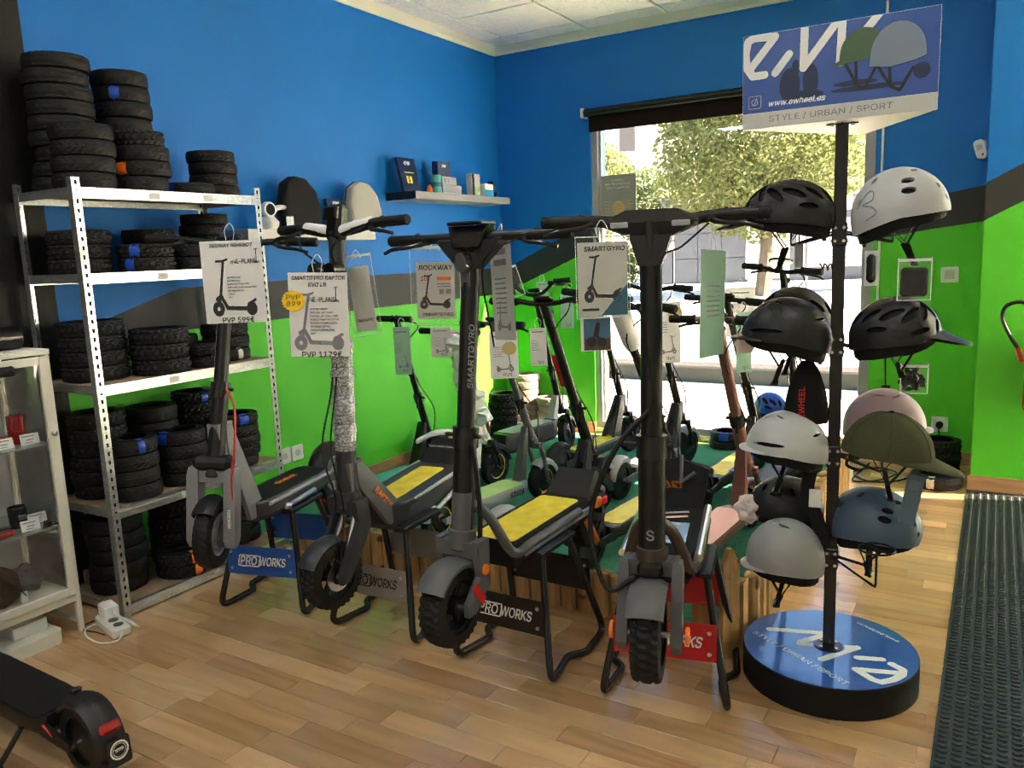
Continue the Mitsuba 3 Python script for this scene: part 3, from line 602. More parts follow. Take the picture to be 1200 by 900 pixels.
# ================================================================== scooters
_wt = {}
def wheel(t, name, cx, cz, R, tw, tread='road', rim='disc', rmat='black', ring=None, S=np.eye(4), hi=False, brake=False):
    hole = R*0.64
    if rim == 'disc':
        m = lathe([(0, -.030), (hole*.35, -.030), (hole*.5, -.022), (hole*.93, -.020), (hole*1.02, -tw*.36), (hole*1.02, tw*.36), (hole*.93, .020), (hole*.5, .022), (hole*.35, .030), (0, .030)], 32)
    else:
        m = [lathe([(hole*.86, -tw*.36), (hole*1.02, -tw*.38), (hole*1.02, tw*.38), (hole*.86, tw*.36), (hole*.90, 0)], 36, True), lathe([(0, -.032), (hole*.34, -.032), (hole*.38, -.02), (hole*.38, .02), (hole*.34, .032), (0, .032)], 24)]
        for k in range(6):
            a = k*PI/3; c, s = math.cos(a), math.sin(a); m.append(xf(bx(hole*.60, .020, .018, (hole*.6, 0, 0), .004), rz(a+.12)))
        m = join(*m)
    A = S@tr(cx, 0, cz)@rx(PI/2)
    key = t.part(name, xf(m, A), rmat, label=None)
    tm = tyre_mesh(R, tw, 0.64, tread, 120 if hi else 72, 18 if hi else 12)
    t.part('tyre', xf(tm, A@tr(0, 0, -tw/2)), 'rubber', under=key, smooth=40)
    if ring: t.part('ring', xf(join(lathe([(hole*.92, .021), (hole*1.0, .0235), (hole*1.0, .0215)], 40, True), lathe([(hole*.92, -.021), (hole*1.0, -.0215), (hole*1.0, -.0235)], 40, True)), A), ring, under=key)
    if brake:
        q = lathe([(hole*.36, -.0345), (hole*.66, -.0345), (hole*.66, -.037), (hole*.36, -.037)], 32, True)
        t.part('brake_disc', xf(q, A), 'steel', under=key)
    t.part('axle', xf(join(xf(cyl(.009, tw+.05, 10), tr(0, 0, -tw/2-.025)), xf(cyl(.014, .008, 6), tr(0, 0, tw/2+.020)), xf(cyl(.014, .008, 6), tr(0, 0, -tw/2-.028))), A), 'steel', under=key)
    return key
def outline_hull(out, z0, z1, b=0.012, inset=0.012):
    o = np.array(out); c = o.mean(0); s = lambda d: c+(o-c)*np.array([1-2*d/np.ptp(o[:, 0]), 1-2*d/np.ptp(o[:, 1])])
    return hull([(x, y, z) for q, z in ((s(inset), z0), (o, z0+b), (o, z1-b*.5), (s(inset*.4), z1)) for x, y in q])
def mir(pts): return pts+[(x, -y) for x, y in pts[::-1]]
def fender(R, tw, a0, a1, cx, cz, side=0.30, th=0.004, lip=0.0):
    """arched mudguard over a wheel, angles measured from +x in the xz plane"""
    g = np.linspace(a0, a1, 14); w = tw/2+.012; q = [(R*(1-side)+.012, -w), (R+.006, -w), (R+.018, -w*.55), (R+.022, 0), (R+.018, w*.55), (R+.006, w), (R*(1-side)+.012, w)]
    inn = [(r-th, y*(1-th/w)) for r, y in q[::-1]]; q = q+inn; k = len(q)
    v = np.array([[cx+r*math.cos(a), y, cz+r*math.sin(a)] for a in g for r, y in q])
    i, j = np.meshgrid(np.arange(len(g)-1), np.arange(k), indexing='ij'); j2 = (j+1) % k
    f = np.stack([i*k+j, (i+1)*k+j, (i+1)*k+j2, i*k+j2], -1).reshape(-1, 4); f = np.vstack([f[:, [0, 1, 2]], f[:, [0, 2, 3]]])
    h = k//2; e = (len(g)-1)*k
    cap = [[a, a+1, k-2-a] for a in range(h-1)]+[[a, k-2-a, k-1-a] for a in range(h-1)]
    f = np.vstack([f, np.array(cap), np.array(cap)[:, ::-1]+e]); w_ = np.cross(v[f[:, 1]]-v[f[:, 0]], v[f[:, 2]]-v[f[:, 0]])
    if ((v[f[:, 0]]-v.mean(0))*w_).sum() < 0: f = f[:, ::-1]
    return (v, f)
def grip_mesh(y0, y1, r=0.017):
    s = 1 if y1 > y0 else -1; L = abs(y1-y0); pr = [(0, 0), (r*1.25, 0), (r*1.25, .006)]
    for k in range(8): z = .010+(L-.02)*k/8; pr += [(r, z), (r*1.06, z+(L-.02)/16), (r, z+(L-.02)/8*.9)]
    pr += [(r*1.1, L-.006), (r*.9, L), (0, L)]
    return xf(lathe(pr, 16), tr(0, y0, 0)@rx(-PI/2*s))
def lever(s, y):
    return join(tube(catmull([(.012, s*y, -.012), (.045, s*(y+.03), -.022), (.058, s*(y+.09), -.028), (.050, s*(y+.135), -.040)], 4), [.009]*3+[.007]*6+[.006]*4, 8), bx(.030, .030, .026, (.006, s*y, -.006), .005))
class Scooter:
    def __init__(s, key_label, A, p, group=None, cat='scooter'):
        s.t = t = Thing('electric_scooter', key_label, cat, A, group); s.p = p
        L, R, tw = p['L'], p['R'], p.get('tw', .06); fx, rx_ = L/2, -L/2; s.fx, s.rx = fx, rx_
        bX, bZ = p['base']; tX, tZ = p['top']; s.ax = V(tX-bX, 0, tZ-bZ); s.ln = np.linalg.norm(s.ax); s.ax /= s.ln; s.B = V(bX, 0, bZ); s.Tp = V(tX, 0, tZ)
        st = p.get('steer', 0)
        if st:
            Fz = frame(s.B, s.ax, (0, 1, 0)); s.S = Fz@rx(st)@np.linalg.inv(Fz)
        else: s.S = np.eye(4)
        S = s.S; hi = p.get('hi', False)
        s.fw = wheel(t, 'front_wheel', fx, p.get('fz', R), R, tw, p.get('tread', 'road'), p.get('rim', 'disc'), p.get('rimmat', 'black'), p.get('ring'), S, hi, p.get('brake'))
        s.rw = wheel(t, 'rear_wheel', rx_, R, R, tw, p.get('tread', 'road'), p.get('rim', 'disc'), p.get('rimmat', 'black'), p.get('ring'), hi=hi, brake=p.get('brake'))
        # deck
        d0, d1, w, z1, th = p['deck']; tp = p.get('taper', .03); out = mir([(d1, w/2-tp), (d1-.05, w/2-.006), (d1-.10, w/2), (d0+.12, w/2), (d0+.03, w/2-.012), (d0, w/2-tp)])
        s.deck = t.part('deck', outline_hull(out, z1-th, z1, min(.02, th*.4), .012), p.get('deckmat', 'dark_grey'), smooth=30)
        if p.get('tape'):
            tw_ = p.get('tapew', w*.80); x0, x1 = p.get('tapex', (d0+.06, d1-.06))
            t.part('grip_tape', xf(ext(rrect(x0, -tw_/2, x1, tw_/2, .02), .0022), tr(0, 0, z1)), p['tape'], under=s.deck, smooth=False)
        # stem
        smat = p.get('stemmat', 'black'); r = p.get('sr', .022)
        P = [s.B+s.ax*q*s.ln for q in (0, .30, .31, .97, 1)]
        s.stem = t.part('stem', xf(tube(P, [r*1.25, r*1.25, r, r, r], 16), S), smat)
        if p.get('clamp', True): t.part('clamp', xf(join(tube([s.B+s.ax*s.ln*.29, s.B+s.ax*s.ln*.36], r*1.45, 14), rod(s.B+s.ax*s.ln*.33+V(0, -r*2.6, 0), s.B+s.ax*s.ln*.33+V(0, r*2, 0), .007), xf(bx(.012, .014, .085, b=.003), tr(*(s.B+s.ax*s.ln*.30+V(-r*1.7, -.012, 0))))), S), 'black_metal', under=s.stem)
        t.part('headset', xf(tube([s.B-s.ax*.055, s.B-s.ax*.05, s.B+s.ax*.008, s.B+s.ax*.012], [r*1.3, r*1.5, r*1.5, r*1.2], 16), S), p.get('headmat', smat), under=s.stem)
        # fork
        cr0 = s.B-s.ax*.045; fz = p.get('fz', R); fm = p.get('forkmat', smat); fk = p.get('fork', 'slim')
        y = tw/2+.020
        if fk == 'slim':
            m = [hull([cr0+V(sx*.02, sy*(y+.006), sz*.014) for sx in (-1, 1) for sy in (-1, 1) for sz in (-1, 1)])]
            for q in (-1, 1): m.append(tube([cr0+V(0, q*y, 0), cr0*.5+V(fx, 0, fz)*.5+V(.004, q*y, .01), V(fx, q*y, fz-.008)], [.014, .012, .011], 10))
            s.fork = t.part('fork', xf(join(*m), S), fm)
        elif fk == 'legs':
            lw, ld = p.get('legw', .034), p.get('legd', .052)
            m = [hull([cr0+V(sx*.030, sy*(y+lw*.6), sz*.022-.0) for sx in (-1, 1) for sy in (-1, 1) for sz in (-1, 1)])]
            top = p.get('legtop', cr0[2]+.01)
            for q in (-1, 1):
                m.append(hull([(fx+px_*ld*sx/2+ox, q*(y+lw/2)+lw/2*sy*k_, zz) for sx in (-1, 1) for sy in (-1, 1) for px_, k_, zz, ox in ((.55, .8, fz-.05, 0), (1, 1, fz-.02, 0), (1, 1, top-.03, (cr0[0]-fx)*.75), (.7, .8, top, (cr0[0]-fx)*.8))]))
            s.fork = t.part('fork', xf(join(*m), S), fm)
        elif fk == 'arms':
            m = []; cx_, cz_ = p['pivot']
            for q in (-1, 1):
                y2 = y+.012
                m.append(hull([(cr0[0]+dx, q*(y2+dy*.012), cr0[2]+dz) for dx in (-.03, .03) for dy in (-1, 1) for dz in (-.02, .03)]+[(cx_+dx, q*(y2+dy*.012), cz_+dz) for dx in (-.022, .022) for dy in (-1, 1) for dz in (-.022, .022)]))
                m.append(hull([(cx_+dx, q*(y2+dy*.012), cz_+dz) for dx in (-.022, .022) for dy in (-1, 1) for dz in (-.022, .022)]+[(fx+dx, q*(y2+dy*.010), fz+dz) for dx in (-.020, .020) for dy in (-1, 1) for dz in (-.020, .020)]))
            m.append(hull([cr0+V(sx*.032, sy*(y+.02), sz*.024) for sx in (-1, 1) for sy in (-1, 1) for sz in (-1, 1)]))
            s.fork = t.part('fork', xf(join(*m), S), fm)
        # neck between deck and head
        nk = p.get('neck', 'slim'); nm = p.get('neckmat', smat); hb, ht = s.B-s.ax*.03, s.B+s.ax*p.get('necktop', .09)
        if nk == 'slim':
            nx = p.get('neckx', d1-.02); nw = p.get('neckw', .030)
            m = [hull([(nx+dx, dy*nw*1.2, z1-th*.6+dz) for dx in (-.03, .03) for dy in (-1, 1) for dz in (-.01, .02)]+[hb*.0+ht+V(-.028+dx, dy*nw*.8, dz) for dx in (-.008, .01) for dy in (-1, 1) for dz in (-.06, 0)])]
            s.neck = t.part('neck', join(*m), nm)
        elif nk == 'block':
            nx = p.get('neckx', d1-.03); nw = p.get('neckw', .05)
            m = []
            for q in (-1, 1):
                m.append(hull([(nx+dx, q*(nw*1.35+dy*.010), z1-th*.5+dz) for dx in (-.05, .03) for dy in (-1, 1) for dz in (-.02, .04)]+[ht+V(-.03+dx, q*(nw*.6+dy*.010), dz-.02) for dx in (-.012, .02) for dy in (-1, 1) for dz in (-.06, .03)]))
            m.append(hull([ht+V(dx, dy*nw*.72, dz) for dx in (-.055, .03) for dy in (-1, 1) for dz in (-.11, .02)]))
            s.neck = t.part('neck', join(*m), nm)
        elif nk == 'tubes':
            m = []
            for q in (-1, 1):
                m.append(tube(catmull([ht+V(-.01, q*.020, -.02), ht*.6+V(d1, 0, z1)*.4+V(0, q*.055, 0), (d1+.01, q*(w/2-.012), z1-th*.30), (d1-.10, q*(w/2+.006), z1-th*.25), (d0+.12, q*(w/2+.006), z1-th*.25)], 6), p.get('tuber', .017), 12))
            m.append(tube([ht+V(0, 0, .02), hb], .036, 16))
            s.neck = t.part('neck', join(*m), nm)
        # mudguards
        if p.get('ff', True):
            a = p.get('ffa', (0.15, 2.2)); t.part('front_mudguard', xf(fender(R, tw, a[0], a[1], fx, fz, p.get('ffside', .22)), S), p.get('fendmat', 'black'), smooth=40)
        if p.get('rf', True):
            a = p.get('rfa', (0.9, 3.0)); s.rf = t.part('rear_mudguard', fender(R, tw, a[0], a[1], rx_, R, .22), p.get('fendmat', 'black'), smooth=40)
            t.part('tail_light', xf(bx(.012, .05, .03, b=.005), tr(rx_+(R+.027)*math.cos(2.75), 0, R+(R+.027)*math.sin(2.75))), 'red_gloss', under=s.rf)
        t.parts_each('swing_arm', [hull([(d0+.03, q*(tw/2+.022+dy), z1-th+dz) for dy in (0, .012) for dz in (.0, .045)]+[(rx_-.01, q*(tw/2+.022+dy), R+dz) for dy in (0, .012) for dz in (-.015, .015)]) for q in (-1, 1)], p.get('armmat', p.get('deckmat', 'black')))
        # handlebar
        Tp = s.Tp; hw = p.get('bar', .27); bm = p.get('barmat', smat); rise = p.get('rise', .0); bend = p.get('sweep', .02)
        bp = catmull([Tp+V(-bend, -hw, rise), Tp+V(-bend*.5, -hw*.6, rise), Tp+V(0, -hw*.2, 0), Tp+V(0, hw*.2, 0), Tp+V(-bend*.5, hw*.6, rise), Tp+V(-bend, hw, rise)], 4)
        s.bar = t.part('handlebar', xf(tube(bp, p.get('br', .0125), 12), S), bm)
        for q in (-1, 1):
            t.part('grip', xf(grip_mesh(q*(hw-.115), q*(hw+.005)), S@tr(*(Tp+V(-bend*.9, 0, rise)))), p.get('gripmat', 'grip'), under=s.bar)
        for q in p.get('levers', (-1, 1)):
            t.part('brake_lever', xf(lever(q, hw-.15), S@tr(*(Tp+V(-bend*.6, 0, rise)))), 'black_metal', under=s.bar)
        if p.get('display', True): t.part('display', xf(bx(.05, .085, .020, b=.006), S@tr(*(Tp+V(.0, 0, .022)))@ry(.3)), 'black_gloss', under=s.bar)
        if p.get('lamp', True): t.part('headlight', xf(join(xf(cyl(.018, .022, 14), ry(PI/2))), S@tr(*(Tp-s.ax*.055+V(r*.8, 0, 0)))), 'black_gloss')
        cz = p.get('cable', True)
        if cz:
            for q, o in ((-1, .05), (1, .03))[:p.get('ncable', 2)]:
                c = catmull([Tp+V(.02, q*(hw-.16), rise-.01), Tp+V(.06+o, q*.07, -.05), Tp+V(.03, q*.02, -.13)-s.ax*.05, s.B+s.ax*s.ln*.45+V(r+.01, q*.01, 0), s.B+s.ax*s.ln*.2+V(.05+o, q*.012, 0), s.B+V(r*1.5, q*.02, -.03), V(fx, q*(tw/2+.02), fz+.05)], 5)
                t.part('cable', xf(tube(c, .0035, 6), S), p.get('cablemat', 'black'))
        if p.get('kick', True): t.part('kickstand', join(rod((d0+.16, w/2-.02, z1-th), (d0+.12, w/2+.075, .012), .007), rod((d0+.12, w/2+.065, .008), (d0+.12, w/2+.10, .008), .009)), 'black_metal')
def heading(x, y, a, z=0, pitch=0): return tr(x, y, z)@rz(a)@ry(-pitch)

# ---- the four scooters raised on the display stands
# stem lettering helper: letters up the stem, on the local side y=+/-1 or front
def stem_text(S_, s, h, frac, face, mt, width=None, slant=0.15):
    m = text(s, h, .0008, True, slant, True, width); r = S_.p.get('sr', .022)*1.02
    nrm = {'front': V(1, 0, 0), 'fl': V(.35, .94, 0), 'fr': V(.7, -.7, 0), 'side': V(0, 1, 0), 'sider': V(0, -1, 0)}[face]; nrm = nrm/np.linalg.norm(nrm)
    zf = nrm; xd = S_.ax; yd = np.cross(zf, xd)
    F = frame(S_.B+S_.ax*S_.ln*frac+nrm*r, xd, yd)
    S_.t.part('lettering', xf(m, S_.S@F), mt, under=S_.stem, smooth=False)

HZ = -0.257
# 1
A1 = heading(-2.596, 2.306, math.radians(-76), 0.318)
p1 = dict(steer=.24, L=.86, R=.130, tw=.058, hi=True, rim='spoke', rimmat='light_grey', brake=True, base=(.385, .395), top=(.175, 1.215), sr=.026, stemmat='black', deck=(-.31, .245, .185, .195, .080), deckmat='dark_grey', tape='black_matt', tapew=.150, tapex=(-.28, .22), fork='legs', legw=.044, legd=.060, legtop=.385, forkmat='fork_grey', neck='block', neckmat='fork_grey', neckw=.036, neckx=.25, necktop=.13, headmat='dark_grey', ffa=(.85, 1.7), fendmat='black', rfa=(.2, 2.9), bar=.335, barmat='black', rise=.01, cable=False, levers=(-1, 1), kick=False)
s1 = Scooter('electric scooter with light grey twin fork and red cable on the blue display stand', A1, p1)
s1.t.parts_each('trim', [tube([(.20, q*.094, .180), (-.28, q*.094, .180)], .008, 8) for q in (-1, 1)], 'light_grey', under=s1.deck)
s1.t.part('fork_arch', xf(join(bx(.075, .145, .050, (.40, 0, .400), .016)), s1.S), 'black', under=s1.fork)
s1.t.part('fork_lettering', xf(text('NINEBOT', .012, .0008, True, 0, True), s1.S@frame((.43+.028, .068, .20), (0, 0, 1), (0, 1, 0))), 'white', under=s1.fork, smooth=False)
s1.t.part('stem_strip', tube([s1.B+s1.ax*q*s1.ln+V(.005, -.0245, 0) for q in (.35, .95)], .005, 6), 'silver', under=s1.stem)
s1.t.part('cable', xf(tube(catmull([s1.B+s1.ax*s1.ln*.34+V(.02, .03, 0), s1.B+s1.ax*s1.ln*.26+V(.03, .07, 0), s1.B+s1.ax*s1.ln*.10+V(.04, .085, 0), s1.B+V(.05, .080, -.06), (.44, .090, .22), (.43, .085, .15)], 6), .0042, 8), s1.S), 'red')
s1.t.part('kickstand', join(rod((.09, .10, .135), (-.10, .115, .150), .012), ball(.018, 8) if 0 else xf(ball(.017, 8), tr(.09, .10, .135))), 'silver')
s1.t.part('deck_lettering', xf(text('ninebot', .030, .0008, True), tr(-.08, 0, .1975)@rz(PI)), 'orange', under=s1.deck, smooth=False)
# 2
A2 = heading(-2.06, 2.51, math.radians(-84), 0.225, math.radians(-3.5))
p2 = dict(steer=-.20, L=.98, R=.126, tw=.068, hi=True, tread='knob', rim='spoke', rimmat='black', brake=True, base=(.37, .40), top=(.265, 1.345), sr=.030, stemmat='dark_grey', deck=(-.36, .22, .235, .300, .105), deckmat='dark_grey', tape='yellow', tapew=.120, tapex=(-.24, .20), clamp=False, fork='arms', pivot=(.365, .30), forkmat='dark_grey', neck='block', neckmat='mid_grey', neckw=.050, neckx=.20, necktop=.10, headmat='dark_grey', ffa=(.55, 1.75), ffside=.06, fendmat='dark_grey', rf=False, bar=.33, br=.017, barmat='black', rise=.02, display=False, lamp=False, kick=False, taper=.05)
s2 = Scooter('electric scooter with bubble wrapped stem on the grey display stand', A2, p2)
t = s2.t
t.part('display', xf(join(bx(.055, .075, .13, (0, 0, .03), .014), bx(.02, .07, .05, (.03, 0, .06), .006)), s2.S@tr(*s2.Tp)@ry(-.25)), 'black_gloss', under=s2.bar)
t.part('bar_sleeve', xf((tube(catmull([s2.Tp+V(-.012, -.17, .021), s2.Tp+V(-.006, -.10, .012), s2.Tp, s2.Tp+V(-.006, .10, .012), s2.Tp+V(-.012, .17, .021)], 5), .021, 12)), s2.S), 'white', under=s2.bar)
t.part('bubble_wrap', join(*[tube([s2.B+s2.ax*s2.ln*q, s2.B+s2.ax*s2.ln*(q+.034)], [.038+.004*((k*7) % 3), .039], 14) for k, q in enumerate(np.arange(.17, .60, .036))]), 'bubble', under=s2.stem)
for q in (-1, 1): t.part('headlight', xf(cyl(.026, .05, 16), s2.S@tr(*(s2.Tp-s2.ax*.13+V(.03, q*.045, 0)))@ry(PI/2)), 'black_gloss')
t.parts_each('trim', [tube([(.17, q*.085, .285), (.10, q*.112, .290), (-.22, q*.119, .292), (-.30, q*.108, .298)], .008, 8) for q in (-1, 1)], 'light_grey', under=s2.deck)
fr_ = hull([(-.28, s*.10, .29) for s in (-1, 1)]+[(-.40, s*.085, .385) for s in (-1, 1)]+[(-.43, s*.085, .37) for s in (-1, 1)]+[(-.40, s*.10, .25) for s in (-1, 1)])
k = t.part('footrest', fr_, 'black'); t.part('lettering', xf(text('SMARTGYRO', .018, .001, True, .2), tr(-.355, 0, .354)@rz(-PI/2)@rx(math.radians(38))), 'white', under=k, smooth=False)
t.part('foam', tube(catmull([(-.40, -.17, .36), (-.42, -.08, .40), (-.42, .04, .405), (-.40, .15, .375)], 4), .024, 8, flat=(.03, .012)), 'white', under=k)
t.part('kickstand', join(rod((-.02, .135, .20), (-.20, .14, .235), .010), bx(.03, .012, .045, (.0, .133, .20), .004)), 'silver')
t.part('lettering', xf(text('RAPTOR', .024, .001, True, .2), frame((.255, .070, .335), V(-.6, .05, -.8), (.2, 0, .9))), 'orange', under=s2.neck, smooth=False)
t.parts_each('shock_absorber', [xf(tube([(.37, q*.03, .32), (.46, q*.045, .16)], .014, 10), s2.S) for q in (-1, 1)], 'steel', under=s2.fork)
# 3
A3 = heading(-1.42, 2.395, math.radians(-90), 0.238)
p3 = dict(L=.96, R=.130, tw=.078, hi=True, tread='knob', rim='spoke', rimmat='black', base=(.40, .345), top=(.27, 1.268), sr=.029, stemmat='black', deck=(-.33, .235, .205, .265, .095), deckmat='black_matt', tape='yellow', tapew=.165, tapex=(-.27, .23), fork='arms', pivot=(.40, .20), forkmat='mid_grey', neck='tubes', neckmat='mid_grey', headmat='mid_grey', necktop=.11, ffa=(.62, 2.1), ffside=.12, fendmat='mid_grey', rfa=(.9, 2.4), bar=.338, barmat='black', br=.016, rise=.0, display=False, kick=False, lamp=False, taper=.015, cable=False)
s3 = Scooter('electric scooter with wide yellow deck tape on the black display stand', A3, p3)
t = s3.t
t.part('display', xf(join(hull([(-.03, -.06, 0), (-.03, .06, 0), (.04, -.05, -.03), (.04, .05, -.03), (.06, -.03, -.03), (.06, .03, -.03), (.02, -.075, .035), (.02, .075, .035), (-.05, -.06, .03), (-.05, .06, .03)]), bx(.09, .13, .012, (.0, 0, .042), .004)), tr(*s3.Tp)), 'black_gloss', under=s3.bar)
t.part('stem_flare', hull([s3.Tp+V(-.03, -.12, -.01), s3.Tp+V(-.03, .12, -.01), s3.Tp+V(.03, -.12, -.01), s3.Tp+V(.03, .12, -.01), s3.Tp+V(-.02, -.12, .012), s3.Tp+V(-.02, .12, .012)]+[s3.Tp-s3.ax*.10+V(dx, dy, 0) for dx in (-.028, .028) for dy in (-.03, .03)]), 'black', under=s3.stem)
t.part('headlight', xf(join(cyl(.022, .03, 16), xf(cyl(.018, .03, 14), tr(-.02, .0, -.0))), tr(*(s3.Tp-s3.ax*.085+V(.03, .0, 0)))@ry(PI/2)), 'steel')
t.part('cable', tube(catmull([s3.B+s3.ax*.30+V(.02, .035, 0), s3.B+s3.ax*.22+V(.02, .055, 0), s3.B+s3.ax*.08+V(.0, .062, 0), s3.B+V(-.02, .05, -.05), (.38, .04, .24)], 6), .008, 8), 'black')
t.part('cable', tube(catmull([s3.Tp+V(.02, .18, -.01), s3.Tp+V(.05, .10, -.05), s3.Tp+V(.02, .045, -.12), s3.Tp+V(-.05, .034, -.35)], 6), .0032, 6), 'black')
stem_text(s3, 'SMARTGYRO', .021, .60, 'fl', 'letter_grey', .20); s3.t.part('label', xf(bx(.002, .035, .05), tr(*(s3.B+s3.ax*s3.ln*.86+V(.029, 0, 0)))), 'mid_grey', under=s3.stem, smooth=False)
for q in (-1, 1):
    y_ = q*(.078/2+.045)
    t.part('side_reflector', xf(bx(.030, .006, .085, b=.002), tr(.445, y_, .17)@ry(.65)), 'red', under=s3.fork); t.part('turn_signal', xf(cyl(.018, .008, 16), tr(.405, y_-.004, .235)@rx(-PI/2)), 'orange', under=s3.fork)
t.parts_each('deck_trim', [bx(.50, .012, .028, (-.05, q*.108, .222), .004) for q in (-1, 1)], 'silver', under=s3.deck)
k = t.part('footrest', hull([(-.31, q*.09, .262) for q in (-1, 1)]+[(-.42, q*.08, .345) for q in (-1, 1)]+[(-.45, q*.08, .33) for q in (-1, 1)]+[(-.42, q*.09, .23) for q in (-1, 1)]), 'black')
t.parts_each('turn_signal', [bx(.05, .02, .04, (-.36, q*.115, .235), .006) for q in (-1, 1)], 'orange', under=k); t.parts_each('reflector', [bx(.05, .012, .03, (-.42, q*.115, .225), .003) for q in (-1, 1)], 'red', under=k)
t.parts_each('rear_shock', [rod((-.33, q*.085, .16), (-.40, q*.085, .06), .016) for q in (-1, 1)], 'orange')
# 4
A4 = heading(-.923, 2.495, math.radians(-76), 0.222)
p4 = dict(L=.96, R=.137, tw=.082, hi=True, tread='knob', rim='disc', rimmat='black', base=(.40, .36), top=(.345, 1.30), sr=.031, stemmat='black', deck=(-.33, .235, .22, .275, .09), deckmat='black_matt', tape='black_matt', tapew=.17, tapex=(-.28, .21), fork='legs', legw=.032, legd=.060, legtop=.335, forkmat='mid_grey', neck='tubes', neckmat='bronze', headmat='bronze', necktop=.10, tuber=.019, ffa=(.70, 2.1), ffside=.10, fendmat='mid_grey', rfa=(.9, 2.6), bar=.315, barmat='black', br=.017, rise=.012, display=False, kick=False, lamp=False, taper=.015, cable=False)
s4 = Scooter('electric scooter with bronze tube frame and wide flat handlebar on the red stand', A4, p4)
t = s4.t
t.part('cockpit', hull([s4.Tp+V(dx, dy, dz) for dx, dy, dz in ((-.03, -.12, .018), (-.03, .12, .018), (.03, -.13, .0), (.03, .13, .0), (-.02, -.16, .0), (-.02, .16, .0), (.02, -.05, -.045), (.02, .05, -.045), (-.03, -.05, -.045), (-.03, .05, -.045), (0, -.07, .036), (0, .07, .036))]), 'black', under=s4.bar)
t.parts_each('turn_signal', [xf(bx(.004, .05, .016, b=.003), tr(*(s4.Tp+V(.031, q*.085, -.006)))) for q in (-1, 1)], 'light_grey', under=s4.bar)
t.part('stem_flare', hull([s4.Tp+V(dx, dy, -.035) for dx in (-.03, .03) for dy in (-.06, .06)]+[s4.Tp-s4.ax*.12+V(dx, dy, 0) for dx in (-.031, .031) for dy in (-.031, .031)]), 'black', under=s4.stem)
t.part('headlight', join(bx(.03, .075, .045, (.445, 0, .315), .012), bx(.006, .06, .03, (.461, 0, .315), .006)), 'black_gloss')
t.part('emblem', xf(text('S', .03, .001), frame((.436, 0, .40), (0, 1, 0), (0, 0, 1))), 'ink_grey', under=s4.stem, smooth=False)
t.parts_each('turn_signal', [xf(cyl(.026, .010, 18), tr(.48, q*(.041+.062), .14)@rx(-q*PI/2)) for q in (-1, 1)], 'orange', under=s4.fork)
t.parts_each('deck_rail', [tube([(.21, q*.118, .268), (-.30, q*.118, .268)], .014, 10) for q in (-1, 1)], 'silver', under=s4.deck)
t.part('protective_film', bx(.20, .13, .003, (.02, .005, .279)), 'foil_sheet', under=s4.deck, smooth=False)
for x_ in (-.14, -.19): t.part('stripe', xf(bx(.018, .12, .002, (0, 0, 0)), tr(x_, .0, .278)@rz(.35)), 'rose_deck' if x_ > -.15 else 'light_grey', under=s4.deck, smooth=False)
k = t.part('footrest', hull([(-.26, q*.10, .275) for q in (-1, 1)]+[(-.35, q*.12, .40) for q in (-1, 1)]+[(-.40, q*.12, .40) for q in (-1, 1)]+[(-.42, q*.10, .28) for q in (-1, 1)]+[(-.36, 0, .44)]), 'black_matt')
t.part('lettering', xf(text('GL', .042, .001, True, .2), tr(-.300, -.01, .336)@rz(-PI/2)@rx(math.radians(54))), 'orange', under=k, smooth=False)
t.part('support', join(rod((-.30, .02, .36), (-.30, .07, .40), .007), rod((-.30, .02, .36), (-.33, .02, .46), .007)), 'mid_grey', under=k)
c = catmull([s4.Tp+V(.03, -.16, -.01), s4.Tp+V(.06, -.12, -.10), s4.Tp+V(.05, -.10, -.2), s4.Tp+V(.04, -.02, -.26), s4.B+s4.ax*.5+V(.035, 0, 0)], 6)
t.part('cable', tube(c, .0035, 6), 'black')
c = catmull([s4.B+s4.ax*.42+V(.035, -.0, 0), s4.B+s4.ax*.30+V(.05, -.10, 0), s4.B+s4.ax*.10+V(.06, -.17, 0), s4.B+V(.09, -.12, -.09), (.47, -.04, .30)], 6)
t.part('cable', tube(c, .008, 8), 'black')
c = catmull([s4.Tp+V(.03, .16, -.01), s4.Tp+V(.06, .09, -.07), s4.Tp+V(.045, .03, -.11), s4.Tp+V(.03, .02, -.3)], 6); t.part('cable', tube(c, .003, 6), 'black')

